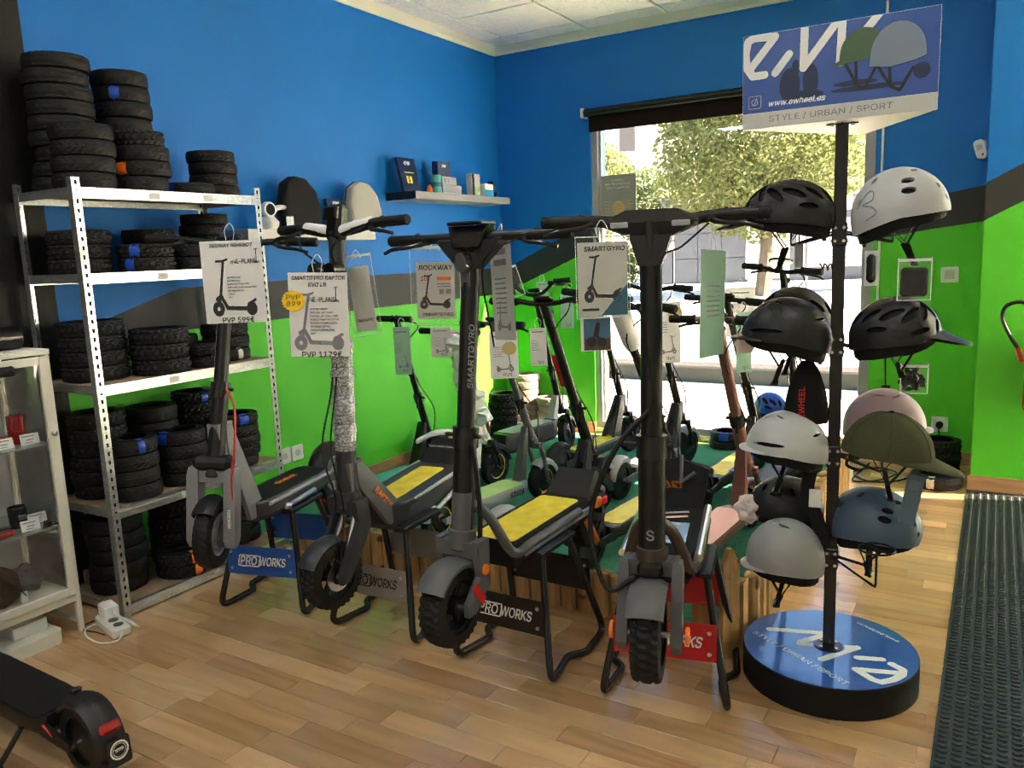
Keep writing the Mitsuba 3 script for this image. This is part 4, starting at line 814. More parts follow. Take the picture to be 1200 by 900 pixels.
# ---- the display stands
def stand(x, y, a, plate, word, label):
    t = Thing('display_stand', label, 'scooter stand', tr(x, y, 0)@rz(a))       # local x to the side, y to the rear
    for q in (-1, 1):
        P = fillet([(q*.125, .10, .425), (q*.20, .0, .014), (q*.165, .20, .014), (q*.215, .24, .016), (q*.20, .43, .020), (q*.135, .28, .425)], .055, 5)
        t.part('leg_loop', tube(P, .0125, 12), 'black_metal')
        t.part('saddle_pad', bx(.055, .26, .022, (q*.12, .19, .432), .006), 'black')
    zc = .225
    for yy, zz, wd, nm in ((.030, .222, .325, 'logo_plate'), (.372, .255, .350, 'rear_plate')):
        k = t.part(nm, bx(wd, .004, .125, (0, yy, zz), .001), plate, smooth=False)
        t.parts_each('bolt', [xf(cyl(.007, .004, 8), tr(q*(wd/2-.022), yy-.002, zz+d)@rx(PI/2)) for q in (-1, 1) for d in (-.035, .035)], 'steel', k)
        if nm == 'logo_plate':
            t.part('lettering', xf(text('WORKS', .036, .001, True, .22, True, .125), frame((.058, yy-.0025, zz-.017), (1, 0, 0), (0, 0, 1))), word, under=k, smooth=False)
            pr_ = text('PRO', .036, .001, True, .22, True, .078); t.part('lettering', xf(pr_, frame((-.058, yy-.0025, zz-.017), (1, 0, 0), (0, 0, 1))), word, under=k, smooth=False)
            fr = rrect(-.052, -.026, .052, .026, .006).difference(rrect(-.047, -.021, .047, .021, .004))
            t.part('logo_frame', xf(ext(affinity.skew(fr, 12), .001), frame((-.055, yy-.0022, zz), (1, 0, 0), (0, 0, 1))), word, under=k, smooth=False)
    return t
stand(-2.572, 2.137, math.radians(14.8), 'blue_plate', 'white', 'black tube display stand with a blue logo plate next to the tyre rack')
stand(-2.015, 2.185, math.radians(3), 'grey_plate', 'ink', 'black tube display stand with a grey logo plate')
stand(-1.424, 2.187, 0, 'black', 'white', 'black tube display stand with a black logo plate')
stand(-.847, 2.244, math.radians(12.7), 'red_plate', 'white', 'black tube display stand with a red logo plate next to the helmet stand')

# ================================================================== helmet stand
HS = np.array([[.9875, -.1573, 0, -.427], [.1573, .9875, 0, 2.684], [0, 0, 1, 0], [0, 0, 0, 1]], float)   # x to the side, y away from the camera
W2 = np.linalg.inv(HS)
hs = Thing('helmet_stand', 'black pole display stand for helmets on a round blue printed base', 'display stand', HS)
hs.part('base', cyl(.276, .104, 72, .003), 'black_matt', smooth=40)
def sector_band(r): return Point(0, 0).buffer(r, quad_segs=24)
k = hs.part('top_graphic', xf(ext(sector_band(.274), .002), tr(0, 0, .104)), 'disc_blue', smooth=False)
E_ = [(255, 375), (190, 385), (158, 345), (150, 280), (163, 215), (200, 195), (310, 185), (180, 345)]
def logo():
    """the three-stroke wordmark, in units of the sign's width, origin at its lower corner"""
    c = lambda P: [((x-135)/985, (655-y)/460*.51-(x-135)/985*0.0) for x, y in P]
    sh = lambda P: [(a, b-a*.165*0) for a, b in c(P)]
    # straighten the perspective of the read-off strokes: the lower edge climbs to one side
    st = lambda P: [((x-135)/985, ((655-.1*(x-130))-y)/(460+.074*(x-130)+0)*.51) for x, y in P]
    e = LineString(st(E_)).buffer(.021, quad_segs=5)
    s = LineString(st([(312, 365), (385, 270)])).buffer(.021, quad_segs=5)
    w = LineString(st([(466, 95), (461, 338), (640, 90), (655, 108), (648, 310), (850, 40)])).buffer(.021, quad_segs=5)
    return unary_union([e, s, w])
LG = logo()
ang = math.radians(-32.6); Rl = W2[:3, :3]@rz(ang)[:3, :3]; FD = np.eye(4); FD[:3, :3] = Rl; FD[2, 3] = .1062
lg = affinity.translate(affinity.scale(LG, .62, .62, origin=(0, 0)), -.262, -.255)
lg = affinity.rotate(lg, 180, origin=(0, 0)).intersection(Point(0, 0).buffer(.270, quad_segs=24)).difference(Point(0, 0).buffer(.05))
hs.part('logo_print', xf(ext(lg, .0006), FD), 'white', under=k, smooth=False)
hs.part('lettering', xf(text('STYLE / URBAN / SPORT', .021, .0006, False, 0, True, .40), FD@tr(.0, -.150, 0)), 'white', under=k, smooth=False)
hs.part('lettering', xf(text('www.ewheel.es', .016, .0006, False, .2, True, .17), FD@tr(.015, .225, 0)@rz(PI)), 'white', under=k, smooth=False)
hs.part('pole', bb((-.0185, -.0185, .106), (.0185, .0185, 1.80), .002), 'black_metal', smooth=False)
k = hs.part('flange', xf(cyl(.045, .004, 32), tr(0, 0, .106)), 'black_metal')
hs.parts_each('bolt', [xf(cyl(.005, .004, 8), tr(.033*math.cos(a), .033*math.sin(a), .110)) for a in np.arange(4)*PI/2+.8], 'steel', k)
LEV = [.42, .765, 1.125, 1.47]
for z in LEV:
    k = hs.part('collar', bb((-.0215, -.0215, z-.035), (.0215, .0215, z+.035), .002), 'black_metal', smooth=False)
    hs.parts_each('bolt', [xf(cyl(.005, .004, 8), tr(sx*.0215, -.0125+.025*j, z+dz)@ry(sx*PI/2)) for sx in (-1, 1) for j in (0, 1) for dz in (-.02, .02)]+[xf(cyl(.005, .004, 8), tr(-.0125+.025*j, -.0215, z+dz)@rx(PI/2)) for j in (0, 1) for dz in (-.02, .02)], 'steel', k)
def hook(z, x, y, top):
    c = V(x, y); d = c/np.linalg.norm(c); e = c-d*.0
    P = fillet([(d[0]*.02, d[1]*.02, z), (c[0], c[1], z-.03), (c[0], c[1], z-.005), (c[0], c[1], top)], .02, 3)
    ring = tube([(c[0]+.052*math.cos(a), c[1]+.052*math.sin(a), top) for a in np.arange(20)*2*PI/20], .0032, 6, True)
    hs.part('hook', join(tube(P, .0035, 6), tube([(d[0]*.02+.012*d[1], d[1]*.02-.012*d[0], z+.008), (c[0], c[1], z-.028)], .003, 6), ring, rod((c[0]-.05*d[0], c[1]-.05*d[1], top), (c[0]+.05*d[0], c[1]+.05*d[1], top), .003)), 'black_metal')
# header sign: a three-sided box
A3_ = [V(-.703, 2.592), V(-.167, 2.603), V(-.417, 3.02)]
sp = Polygon([(W2@np.array([*q, 0, 1]))[:2] for q in A3_])
k = hs.part('header_sign', join(xf(ext(sp, .004), tr(0, 0, 1.80)), xf(ext(sp.difference(sp.buffer(-.006)), .271), tr(0, 0, 1.804))), 'white', smooth=False)
o = (W2@np.array([-.703, 2.592, 1.80, 1]))[:3]; xd = (W2@np.array([-.167, 2.603, 1.80, 1]))[:3]-o; FS = frame(o, xd, (0, 0, 1)); sw, sh_ = np.linalg.norm(xd), .275
FS = FS@tr(0, 0, .0)
zo = .0004
hs.part('blue_panel', xf(ext(sbox(.001, sh_*.17, sw-.001, sh_-.001), .0006), FS@tr(0, 0, zo)), 'sign_blue', under=k, smooth=False)
hs.part('white_strip', xf(ext(sbox(.001, .001, sw-.001, sh_*.17), .0005), FS@tr(0, 0, zo)), 'paper_grey', under=k, smooth=False)
dk = unary_union([affinity.scale(Point(x*sw, y*sh_).buffer(1, quad_segs=4), a, b) for x, y, a, b in ((.26, .42, .030, .050), (.29, .60, .012, .022), (.37, .44, .022, .05), (.33, .30, .06, .014), (.66, .30, .10, .008), (.60, .36, .06, .008), (.92, .40, .022, .022))]).intersection(sbox(.002, sh_*.175, sw-.002, sh_-.002))
hs.part('photo_print', xf(ext(dk, .0004), FS@tr(0, 0, zo+.0006)), 'navy_print', under=k, smooth=False)
lgs = affinity.scale(LG, sw, sw, origin=(0, 0)).intersection(sbox(.002, 0, sw-.002, sh_-.001))
hs.part('logo_print', xf(ext(lgs, .0005), FS@tr(0, 0, zo+.0008)), 'white', under=k, smooth=False)
hs.part('lettering', xf(text('www.ewheel.es', .0165, .0004, True, .25, False, sw*.305), FS@tr(sw*.14, sh_*.225, zo+.0008)), 'white', under=k, smooth=False)
hs.part('lettering', xf(text('STYLE / URBAN / SPORT', .017, .0004, False, 0, False, sw*.64), FS@tr(sw*.145, sh_*.062, zo+.0005)), 'ink_grey', under=k, smooth=False)
ic = rrect(.032*sw, .215*sh_, .105*sw, .355*sh_, .006); icon = ic.difference(ic.buffer(-.002))
icon = icon.union(Point(.068*sw, .285*sh_).buffer(.010).difference(Point(.068*sw, .285*sh_).buffer(.0075))).union(LineString([(.060*sw, .25*sh_), (.072*sw, .29*sh_), (.080*sw, .33*sh_)]).buffer(.001))
hs.part('icon_print', xf(ext(icon, .0004), FS@tr(0, 0, zo+.0006)), 'light_grey', under=k, smooth=False)
def helm2(cx, cy, w, h, brim):
    g = np.linspace(0, PI, 24); P = [(cx+w*math.cos(a), cy+h*math.sin(a)**.85) for a in g]
    return Polygon(P+([(cx-w*1.25, cy-h*.10), (cx-w*1.2, cy-h*.22), (cx-w*.7, cy-h*.12)] if brim else [(cx-w*1.02, cy-h*.12), (cx-w*.3, cy-h*.20), (cx+w*.6, cy-h*.1)])).buffer(0)
straps = lambda cx, cy, w: unary_union([LineString([(cx-w*.75, cy-.01), (cx-w*.2, cy-.075), (cx+w*.1, cy-.085), (cx+w*.55, cy-.03)]).buffer(.004), LineString([(cx-w*.3, cy-.01), (cx-w*.25, cy-.06)]).buffer(.004)])
for mt, m2, cx, cy, w, h, br in (('helmet_green', 'ink', .635, .60, .118, .30, True), ('helmet_print_grey', 'ink', .805, .545, .135, .36, False)):
    zz = zo+.0016+(.0008 if br is False else 0)
    hs.part('strap_print', xf(ext(straps(cx*sw, cy*sh_, w*sw), .0004), FS@tr(0, 0, zz)), m2, under=k, smooth=False)
    hs.part('helmet_print', xf(ext(helm2(cx*sw, cy*sh_, w*sw, h*sh_, br), .0005), FS@tr(0, 0, zz+.0003)), mt, under=k, smooth=False)
hs.parts_each('screw', [xf(cyl(.006, .003, 8), tr(x, y, 1.797)) for x, y in ((-.03, -.02), (.03, -.02), (.03, .02), (-.03, .02))], 'black', k)
hs.part('top_plate', join(bx(.09, .006, .004, (0, -.02, 1.797)), bx(.006, .09, .004, (.0, 0, 1.797))), 'black_metal', under=k, smooth=False)

# ------------------------------------------------------------------ helmets
def man(v, f): return m3.Manifold(m3.Mesh(vert_properties=np.array(v, np.float32), tri_verts=np.array(f, np.uint32)))
def dome(af, ab, b, c, rim, t=.016, n=14, m=56, ridge=None, pw=1.0):
    ph = np.arange(m)*2*PI/m; rows = []
    def surf(s, th, p):
        z = c*np.cos(th); r = np.where(th < PI/2, np.sin(th)**pw, .55+.45*np.sin(th))
        a = np.where(np.cos(p) > 0, af, ab); x, y = a*np.cos(p)*r, b*np.sin(p)*r
        if ridge: k = ridge(p, th); x, y, z = x*k, y*k, z*k
        d = np.sqrt(x*x+y*y+z*z); q = (d-s)/d; return np.stack([x*q, y*q, z*q], -1)
    zr = np.array([rim(p) for p in ph]); tm = np.arccos(np.clip(zr/c, -.95, .99))
    out = [surf(0, tm*i/n, ph) for i in range(1, n+1)]; inn = [surf(t, tm*i/n, ph) for i in range(n, 0, -1)]
    v = np.vstack([surf(0, np.array([1e-6]), np.array([0.]))]+out+inn+[surf(t, np.array([1e-6]), np.array([0.]))]); f = []; k = np.arange(m); k2 = (k+1) % m
    f += [np.stack([np.zeros(m, int), 1+k, 1+k2], 1)]
    for i in range(2*n-1):
        a, q = 1+i*m, 1+(i+1)*m; f += [np.stack([a+k, q+k, q+k2], 1), np.stack([a+k, q+k2, a+k2], 1)]
    f += [np.stack([np.full(m, len(v)-1), 1+(2*n-1)*m+k2, 1+(2*n-1)*m+k], 1)]
    return v, np.vstack(f), lambda p, th, s=0: surf(s, np.array([th]), np.array([p]))[0]
def helmet(label, A, mt, style, vents=(), dims=(.142, .135, .105, .128), rimp=(.02, -.012, -.045), hk=None, group=None, linermat='black_matt', straps_=True, t=.016):
    af, ab, b, c = dims; rf, rs, rb = rimp
    def rim(p):
        q = math.cos(p); return rs+(rf-rs)*max(q, 0)**1.5+(rb-rs)*max(-q, 0)**1.2 if style != 'cap' else rs
    rd = None
    if style == 'mtb': rd = lambda p, th: 1+.035*np.cos(p*6)*np.sin(th)**2*np.clip(np.cos(th)+.3, 0, 1)
    v, f, S = dome(af, ab, b, c, rim, t, ridge=rd)
    mf = man(v, f)
    for pd, td, L, W, roll in vents:
        for s in ((1, -1) if pd not in (0, 180) else (1,)):
            p, th = math.radians(pd)*s, math.radians(td); P = S(p, th, t*.4); e = 1e-3
            tx = S(p, th+e)-S(p, th-e); tx /= np.linalg.norm(tx); ty = S(p+e, th)-S(p-e, th); ty -= tx*(tx@ty); ty /= np.linalg.norm(ty)+1e-12
            a = math.radians(roll)*s; ux, uy = tx*math.cos(a)+ty*math.sin(a), -tx*math.sin(a)+ty*math.cos(a); F = frame(P, ux, uy)
            mf = mf-m3.Manifold.sphere(1.0, 20).scale([L/2, W/2, t*1.6]).transform(F[:3])
    h = Thing('helmet', label, 'helmet', A, group)
    h.part('shell', arr(mf), mt, smooth=38)
    lv, lf, _ = dome(af-t*.7, ab-t*.7, b-t*.7, c-t*.7, (lambda p: rim(p)+.004) if style == 'cap' else (lambda p: rim(p)-.010-.020*abs(math.sin(p))-.012*max(-math.cos(p), 0)), .014, 10, 40)
    h.part('liner', (lv, lf), linermat)
    if style == 'urban':      # short rigid peak that follows the brow
        g = np.radians(np.linspace(-62, 62, 17)); q = []
        for a in g:
            P = S(a, math.acos(np.clip(rim(a)/c, -.9, .95))); o = .020*math.cos(a*1.35)
            q.append([P+V(-.004, 0, .008), P+V(o*math.cos(a)*1.0+.001, o*math.sin(a)*.6, .004-o*.25), P+V(o*math.cos(a)+.001, o*math.sin(a)*.6, .0-o*.25), P+V(-.006, 0, -.003)])
        v_ = np.array(q).reshape(-1, 3); n_ = len(g); fs = []
        for i in range(n_-1):
            for j in range(4): a0, a1 = i*4+j, i*4+(j+1) % 4; fs += [[a0, a1, a1+4], [a0, a1+4, a0+4]]
        h.part('peak', (v_, np.array(fs)), mt)
    if style == 'mtb':
        P = [S(a, math.acos(np.clip((rim(a)+.014)/c, -.9, .95))) for a in np.radians(np.linspace(-55, 55, 13))]
        tip = [V(af+.085*math.cos(a)-.005, b*1.05*math.sin(a)*.72, rf-.012-.012*math.cos(a)) for a in np.radians(np.linspace(-62, 62, 13))]
        v_ = np.array([[p+V(-.012, 0, .004), q, q+V(-.002, 0, -.006), p+V(-.012, 0, -.006)] for p, q in zip(P, tip)]).reshape(-1, 3); fs = []
        for i in range(12):
            for j in range(4): a0, a1 = i*4+j, i*4+(j+1) % 4; fs += [[a0, a1, a1+4], [a0, a1+4, a0+4]]
        h.part('visor', (v_, np.array(fs)), mt)
    if style == 'cap':
        gs = np.radians(np.linspace(-78, 78, 21)); P = [S(a, math.acos(np.clip(rs/c, -.9, .95))) for a in gs]
        q = [V(p[0]+.085*math.cos(a*.95)**1.2, p[1]*.98, p[2]-.030*math.cos(a)**2-.0) for p, a in zip(P, gs)]
        v_ = np.array([[p+V(-.004, 0, .006), a, a+V(0, 0, -.005), p+V(-.006, 0, 0)] for p, a in zip(P, q)]).reshape(-1, 3); fs = []
        for i in range(20):
            for j in range(4): a0, a1 = i*4+j, i*4+(j+1) % 4; fs += [[a0, a1, a1+4], [a0, a1+4, a0+4]]
        h.part('brim', (v_, np.array(fs)), mt)
        h.part('button', xf(cyl(.009, .006, 12, .002), tr(0, 0, c-.002)), 'black')
        for a in np.arange(6)*60+30:
            h.part('seam', tube([S(math.radians(a), th, -.0006) for th in np.linspace(.1, math.acos(rs/c), 12)], .0013, 5), 'cap_seam')
    if straps_:
        for s in (-1, 1):
            a1, a2 = S(s*1.05, math.acos(np.clip(rim(1.05)/c, -.9, .9)), t), S(s*1.95, math.acos(np.clip(rim(1.95)/c, -.9, .9)), t); mid = V(.01, s*b*.80, rs-.075); ch = V(.03, s*.025, rs-.135)
            h.part('strap', join(tube(catmull([a1, (a1+mid)/2+V(0, s*.004, 0), mid], 4), 1, 6, flat=(.0075, .0014)), tube(catmull([a2, (a2+mid)/2, mid], 4), 1, 6, flat=(.0075, .0014)), tube(catmull([mid, (mid+ch)/2, ch], 4), 1, 6, flat=(.0085, .0016))), 'strap')
        h.part('buckle', bx(.022, .055, .010, (.03, 0, rs-.137), .003), 'black')
        h.part('adjuster', join(tube(catmull([S(s*2.3, 1.75, t*1.2)+V(0, 0, -.02*0-.03) for s in (-1, -1.15, -1.25, 1.25, 1.15, 1)], 3), .005, 6), xf(cyl(.017, .012, 14, .002), tr(-ab+.028, 0, rb-.018)@ry(PI/2))), 'black_gloss')
    return h, S
def HA(x, y, z, a, tilt=0): return HS@tr(x, y, z)@rz(a)@ry(tilt)
VMTB = [(16, 40, .075, .022, 0), (42, 44, .080, .026, 38), (72, 50, .078, .026, 52), (104, 50, .078, .026, 52), (138, 54, .066, .024, 40), (168, 60, .05, .020, 0), (22, 68, .050, .020, 30), (62, 74, .060, .016, 75), (120, 74, .060, .018, 78)]
VSK = [(50, 28, .024, .016, 90), (12, 32, .026, .014, 0), (78, 47, .038, .020, 90), (80, 62, .042, .022, 90), (140, 40, .028, .016, 0), (30, 60, .020, .014, 0), (22, 76, .018, .014, 0), (150, 70, .026, .016, 0)]
VUR = [(64, 74, .110, .013, 92), (70, 25, .030, .009, 70), (150, 60, .045, .009, 90), (25, 30, .028, .009, 0)]
h1, _ = helmet('matt black helmet with large vents at the top of the stand beside the window', HA(-.150, -.03, 1.522, PI, .04), 'black_soft', 'mtb', VMTB, dims=(.140, .138, .105, .122), rimp=(.012, -.012, -.040))
h2, S2_ = helmet('white skate helmet with oval vents at the top of the stand', HA(.165, -.03, 1.520, 0, -.08), 'helmet_white', 'skate', VSK, dims=(.135, .135, .108, .138), rimp=(-.004, -.012, -.050))
h3, _ = helmet('matt black smooth helmet with short peak hanging over the black saddle case', HA(-.150, -.07, 1.152, PI, 0), 'black_soft', 'urban', VUR, dims=(.135, .138, .105, .132), rimp=(.010, -.004, -.045))
h3b, _ = helmet('dark helmet tucked behind the matt black smooth one', HA(-.135, .14, 1.155, PI, .03), 'black_soft', 'mtb', VMTB, dims=(.130, .130, .10, .150), rimp=(.01, -.005, -.04))
h4, _ = helmet('black mountain bike helmet with a long visor, hanging over the olive cap', HA(.170, -.05, 1.150, 0, .03), 'black_soft', 'mtb', VMTB, dims=(.120, .135, .108, .130), rimp=(.020, -.010, -.035))
h5, _ = helmet('white smooth helmet with short peak, hanging above the grey smooth one', HA(-.142, -.05, .790, PI, 0), 'helmet_white2', 'urban', VUR, dims=(.128, .128, .105, .128), rimp=(.008, -.002, -.035))
h6, _ = helmet('pale pink smooth helmet behind the olive cap', HA(.150, .10, .845, 0, 0), 'helmet_pink', 'urban', [(60, 30, .040, .008, 80), (110, 28, .036, .008, 80)], dims=(.125, .125, .102, .128), rimp=(.0, -.006, -.03), straps_=False)
h7, _ = helmet('olive green cap helmet with a cloth cover and long brim', HA(.150, -.06, .797, 0, .10), 'helmet_olive', 'cap', [], dims=(.135, .130, .112, .130), rimp=(-.002, -.002, -.002))
h8, _ = helmet('black vented helmet behind the grey smooth one near the base', HA(-.150, .09, .545, PI, .05), 'black_soft', 'skate', [(40, 40, .03, .016, 0), (75, 50, .04, .018, 90), (110, 45, .03, .016, 0), (15, 60, .03, .014, 0)], dims=(.125, .125, .102, .115), rimp=(.0, -.01, -.03))
h9, _ = helmet('pale grey smooth helmet just above the round base', HA(-.138, -.07, .430, PI, .03), 'helmet_grey', 'urban', [(80, 22, .028, .008, 60), (95, 24, .028, .008, 60), (0, 0, .001, .001, 0)][:2], dims=(.125, .122, .102, .132), rimp=(-.02, -.025, -.045))
h10, S10 = helmet('slate blue skate helmet tipped forward above the round base', HA(.130, .02, .540, -.12, .26), 'helmet_slate', 'skate', VSK, dims=(.140, .140, .110, .120), rimp=(-.012, -.03, -.080))
for z, x, y, top in ((LEV[3], -.14, -.03, 1.55), (LEV[3], .15, -.03, 1.55), (LEV[2], -.14, -.07, 1.18), (LEV[2], -.125, .13, 1.18), (LEV[2], .16, -.05, 1.18), (LEV[1], -.13, -.05, .82), (LEV[1], .14, .10, .87), (LEV[1], .14, -.06, .82), (LEV[0], -.13, .08, .57), (LEV[0], -.13, -.07, .46), (LEV[0], .11, .03, .56), (LEV[0], .130, -.145, .515)):
    hook(z, x, y, top)
t = h2; P = [S2_(2.55, 1.05, -.0006)]
sw2 = tube(catmull([S2_(a, b_, -.001) for a, b_ in ((-2.62, 1.35), (-2.42, 1.05), (-2.25, 1.0), (-2.2, 1.2), (-2.45, 1.3), (-2.2, 1.35), (-2.1, 1.5), (-2.35, 1.62))], 5), .0016, 5)
h2.part('line_print', sw2, 'ink_grey')
# things hung on the stand
def bag(name, label, cat, A, w, h, inner, innermat, group=None, extra=None):
    t = Thing(name, label, cat, A, group)
    t.part('clear_bag', (V([-w/2, -.012, -h], [w/2, -.012, -h], [w/2, -.012, 0], [-w/2, -.012, 0], [-w/2, .012, -h], [w/2, .012, -h], [w/2, .012, 0], [-w/2, .012, 0]), np.array([[0, 1, 2], [0, 2, 3], [5, 4, 7], [5, 7, 6]])), 'film', smooth=False)
    t.part('seal', join(bb((-w/2, -.0125, -.012), (w/2, -.0115, -.004)), bb((-w/2, -.0125, -h), (-w/2+.003, -.0115, 0)), bb((w/2-.003, -.0125, -h), (w/2, -.0115, 0)), bb((-w/2, -.0125, -h), (w/2, -.0115, -h+.003))), 'plastic_wrap', smooth=False)
    t.part('contents', inner, innermat, smooth=40)
    if extra: t.part(*extra)
    return t
bag('zip_bag', 'clear zip bag with a black pouch under the white skate helmet', 'bag', HS@tr(.205, -.10, 1.395), .090, .125, bx(.072, .018, .085, (0, 0, -.072), .008), 'black_matt')
bag('zip_bag', 'clear zip bag of helmet fittings hanging from the long visored helmet', 'bag', HS@tr(.215, -.10, 1.085), .075, .090, join(*[tube(catmull(RNG.normal(0, .018, (5, 3))*V(1, .25, 1)+V(0, 0, -.05), 4), .006, 6) for _ in range(6)]), 'black')
t = Thing('blister_pack', 'clear blister pack holding a black rear lamp under the white skate helmet', 'blister pack', HS@tr(.090, -.08, 1.41))
t.part('lamp', bx(.026, .02, .085, (0, 0, -.045), .010), 'black'); t.part('blister', bx(.036, .004, .105, (0, .012, -.045), .001), 'plastic_wrap')
t = Thing('saddle_case', 'black teardrop saddle case standing between the smooth black and white helmets', 'case', HS@tr(-.085, -.03, .90))
t.part('body', xf(lathe([(0, -.02), (.066, -.02), (.068, .02), (.058, .08), (.040, .14), (.020, .175), (0, .182)], 24), sc(1, .6, 1)), 'black_matt'); t.part('lettering', xf(text('EWHEEL', .018, .001), frame((-.004, -.0405, .05), (0, .08, 1), (-1, 0, 0))), 'red', smooth=False)
t.part('strap_loop', tube([(.022*math.cos(a), 0, .185+.014*math.sin(a)) for a in np.arange(14)*2*PI/14], .003, 6, True), 'steel')
t = Thing('buckle_bag', 'black strap bundle with a white swing tag hanging near the pole', 'strap', HS@tr(-.045, -.06, .62))
t.part('strap', tube(catmull([(-.02, 0, .12), (-.03, 0, .03), (.0, 0, -.05), (.022, 0, -.13), (.03, .0, -.15)], 5), 1, 6, flat=(.024, .006)), 'black_matt'); t.part('swing_tag', bb((-.025, -.016, -.01), (.012, -.014, .05), .0005), 'paper', smooth=False)
t = Thing('hang_sheet', 'blue grey printed leaflet in a clear sleeve hanging from the olive cap', 'leaflet', HS@tr(.238, -.10, .742)@ry(.16))
t.part('leaflet', bb((-.027, -.001, -.155), (.020, .001, 0)), 'leaflet', smooth=False); t.part('sleeve', bb((-.031, -.0025, -.16), (.048, -.0015, .006)), 'film', smooth=False)
t.part('print', join(*[bb((-.018, -.0016, -.02-.006*i), (.012, -.0011, -.017-.006*i)) for i in range(5)]), 'ink_grey', smooth=False)
t = Thing('visor_shield', 'clear pinkish visor tucked at the peak of the matt black smooth helmet', 'visor', HS@tr(-.272, -.07, 1.135))
t.part('lens', xf(lathe([(.0, -.03), (.022, -.026), (.034, 0), (.026, .016), (0, .018)], 18), sc(1, .5, 1)), 'clear_pink')
t = Thing('paper_wad', 'crumpled pale packing paper stuffed beside the black vented helmet', 'packing paper', HS@tr(-.262, .06, .545))
v_, f_ = ico(.045, 3); v_ = v_*(0.75+.6*meshkit.noise(v_*60, 3)[:, None]); t.own((v_, f_), 'paper_pink', False)
t = Thing('tool_pouch', 'clear pouch with a tool dangling below the large vented helmet', 'pouch', HS@tr(-.115, -.05, 1.44)); t.part('pouch', bx(.024, .008, .075, (0, 0, -.03), .003), 'light_grey'); t.part('cord', rod((0, 0, .0), (0, 0, .05), .0015), 'black')

# ================================================================== the scooters on the grass mat (all face the window)
def back(label, x, ywheel, a=0.0, L=.86, R=.112, tw=.055, basez=.34, toplen=.80, rake=.36, **kw):
    """x, ywheel: front wheel; a: turn from the +y heading"""
    h = PI/2-a; cx, cy = x-math.sin(a)*L/2, ywheel-math.cos(a)*L/2
    bX = L/2-.085; tX = bX-math.sin(rake)*toplen; tZ = basez+math.cos(rake)*toplen
    p = dict(L=L, R=R, tw=tw, base=(bX, basez), top=(tX, tZ), deck=(-L/2+.12, L/2-.20, .16, .165, .065), neckx=L/2-.22, bar=.25, sr=.019, ncable=1, fork='slim', neck='slim', kick=False)
    p.update(kw); return Scooter(label, heading(cx, cy, h, .012), p, 'scooters on the grass mat')
# first row
b1 = back('slim black scooter with a bare T-shaped handlebar and teal deck against the wall', -3.02, 4.02, .06, tape='teal', tapew=.15, neckw=.035, bar=.13, levers=(), display=False, rake=.30, toplen=.78, lamp=False)
b2 = back('scooter wrapped in foam and plastic film with a yellow ringed wheel', -2.66, 4.12, .10, R=.125, ring='yellow', stemmat='foam', rake=.38, toplen=.72, forkmat='black', bar=.22, barmat='foam', levers=(), display=False, lamp=False)
t = b2.t; r_ = np.random.RandomState(5)
for f0, f1, rr in ((.12, .50, .062), (.45, .97, .055)):
    P0, P1 = b2.B+b2.ax*b2.ln*f0, b2.B+b2.ax*b2.ln*f1; v_, f_ = tube([P0+(P1-P0)*q for q in np.linspace(0, 1, 9)], rr, 12); v_ = v_+(np.stack([meshkit.noise(v_*24, k) for k in (2, 3, 4)], -1)-.5)*V(.09, .10, .06)
    t.part('plastic_film', (v_, f_), 'wrap_green', under=b2.stem, smooth=False)
b3 = back('silver grey scooter with lime deck covering and a yellow ringed front wheel', -2.25, 4.0, .16, ring='yellow', stemmat='mid_grey', neckmat='mid_grey', forkmat='mid_grey', tape='lime', tapew=.15, rake=.40, toplen=.75, basez=.38, fendmat='light_grey', deckmat='light_grey', neckw=.022, bar=.22)
b3.t.part('lettering', xf(text('ROVER', .026, .001, True), frame((.10, -.0815, .115), (-1, 0, 0), (0, 0, 1))@np.diag([-1, 1, 1, 1.])@np.diag([-1, 1, 1, 1.])), 'ink', under=b3.deck, smooth=False)
b4 = back('black scooter with a red strip on its stem in the first row on the grass', -1.87, 3.98, .08, L=.92, R=.125, tw=.07, stemmat='black', rake=.46, toplen=.96, sr=.024, basez=.33, bar=.30, tape='black_matt', fork='arms', pivot=(.36, .22), forkmat='dark_grey', neck='block', neckw=.035, neckmat='dark_grey', fendmat='light_grey', rise=.02, steer=.05)
b4.t.part('red_tag', tube([b4.B+b4.ax*b4.ln*q+V(-.012, .028, 0) for q in (.48, .50, .66, .68)], 1, 8, flat=(.022, .006)), 'red', under=b4.stem)
b5 = back('black scooter with white wrapped stem top and yellow deck behind the bronze framed one', -1.45, 4.13, .10, L=.98, R=.125, tw=.065, stemmat='black', rake=.58, toplen=1.05, basez=.30, tape='yellow', tapew=.13, bar=.33, steer=-.20, br=.014, sr=.021, deckmat='black', fork='arms', pivot=(.36, .22), forkmat='bronze', neckmat='black', rise=.03)
b5.t.part('foam_wrap', tube([b5.B+b5.ax*b5.ln*q for q in (.76, .80, .97)], [.034, .042, .046], 14), 'foam', under=b5.stem)
b5.t.part('lettering', xf(text('HUMMER', .022, .001, True), frame((-.06, -.0812, .12), (1, 0, 0), (0, 0, 1))), 'white', under=b5.deck, smooth=False)
b6 = back('rose brown metallic scooter with a pale pink deck next to the helmet stand', -1.035, 4.02, .06, L=.95, R=.118, stemmat='rose', neckmat='rose', forkmat='rose', rake=.50, toplen=.86, basez=.36, sr=.026, tape='rose_deck', tapew=.155, deckmat='rose', neckw=.030, bar=.21, neckx=.30, fendmat='rose')
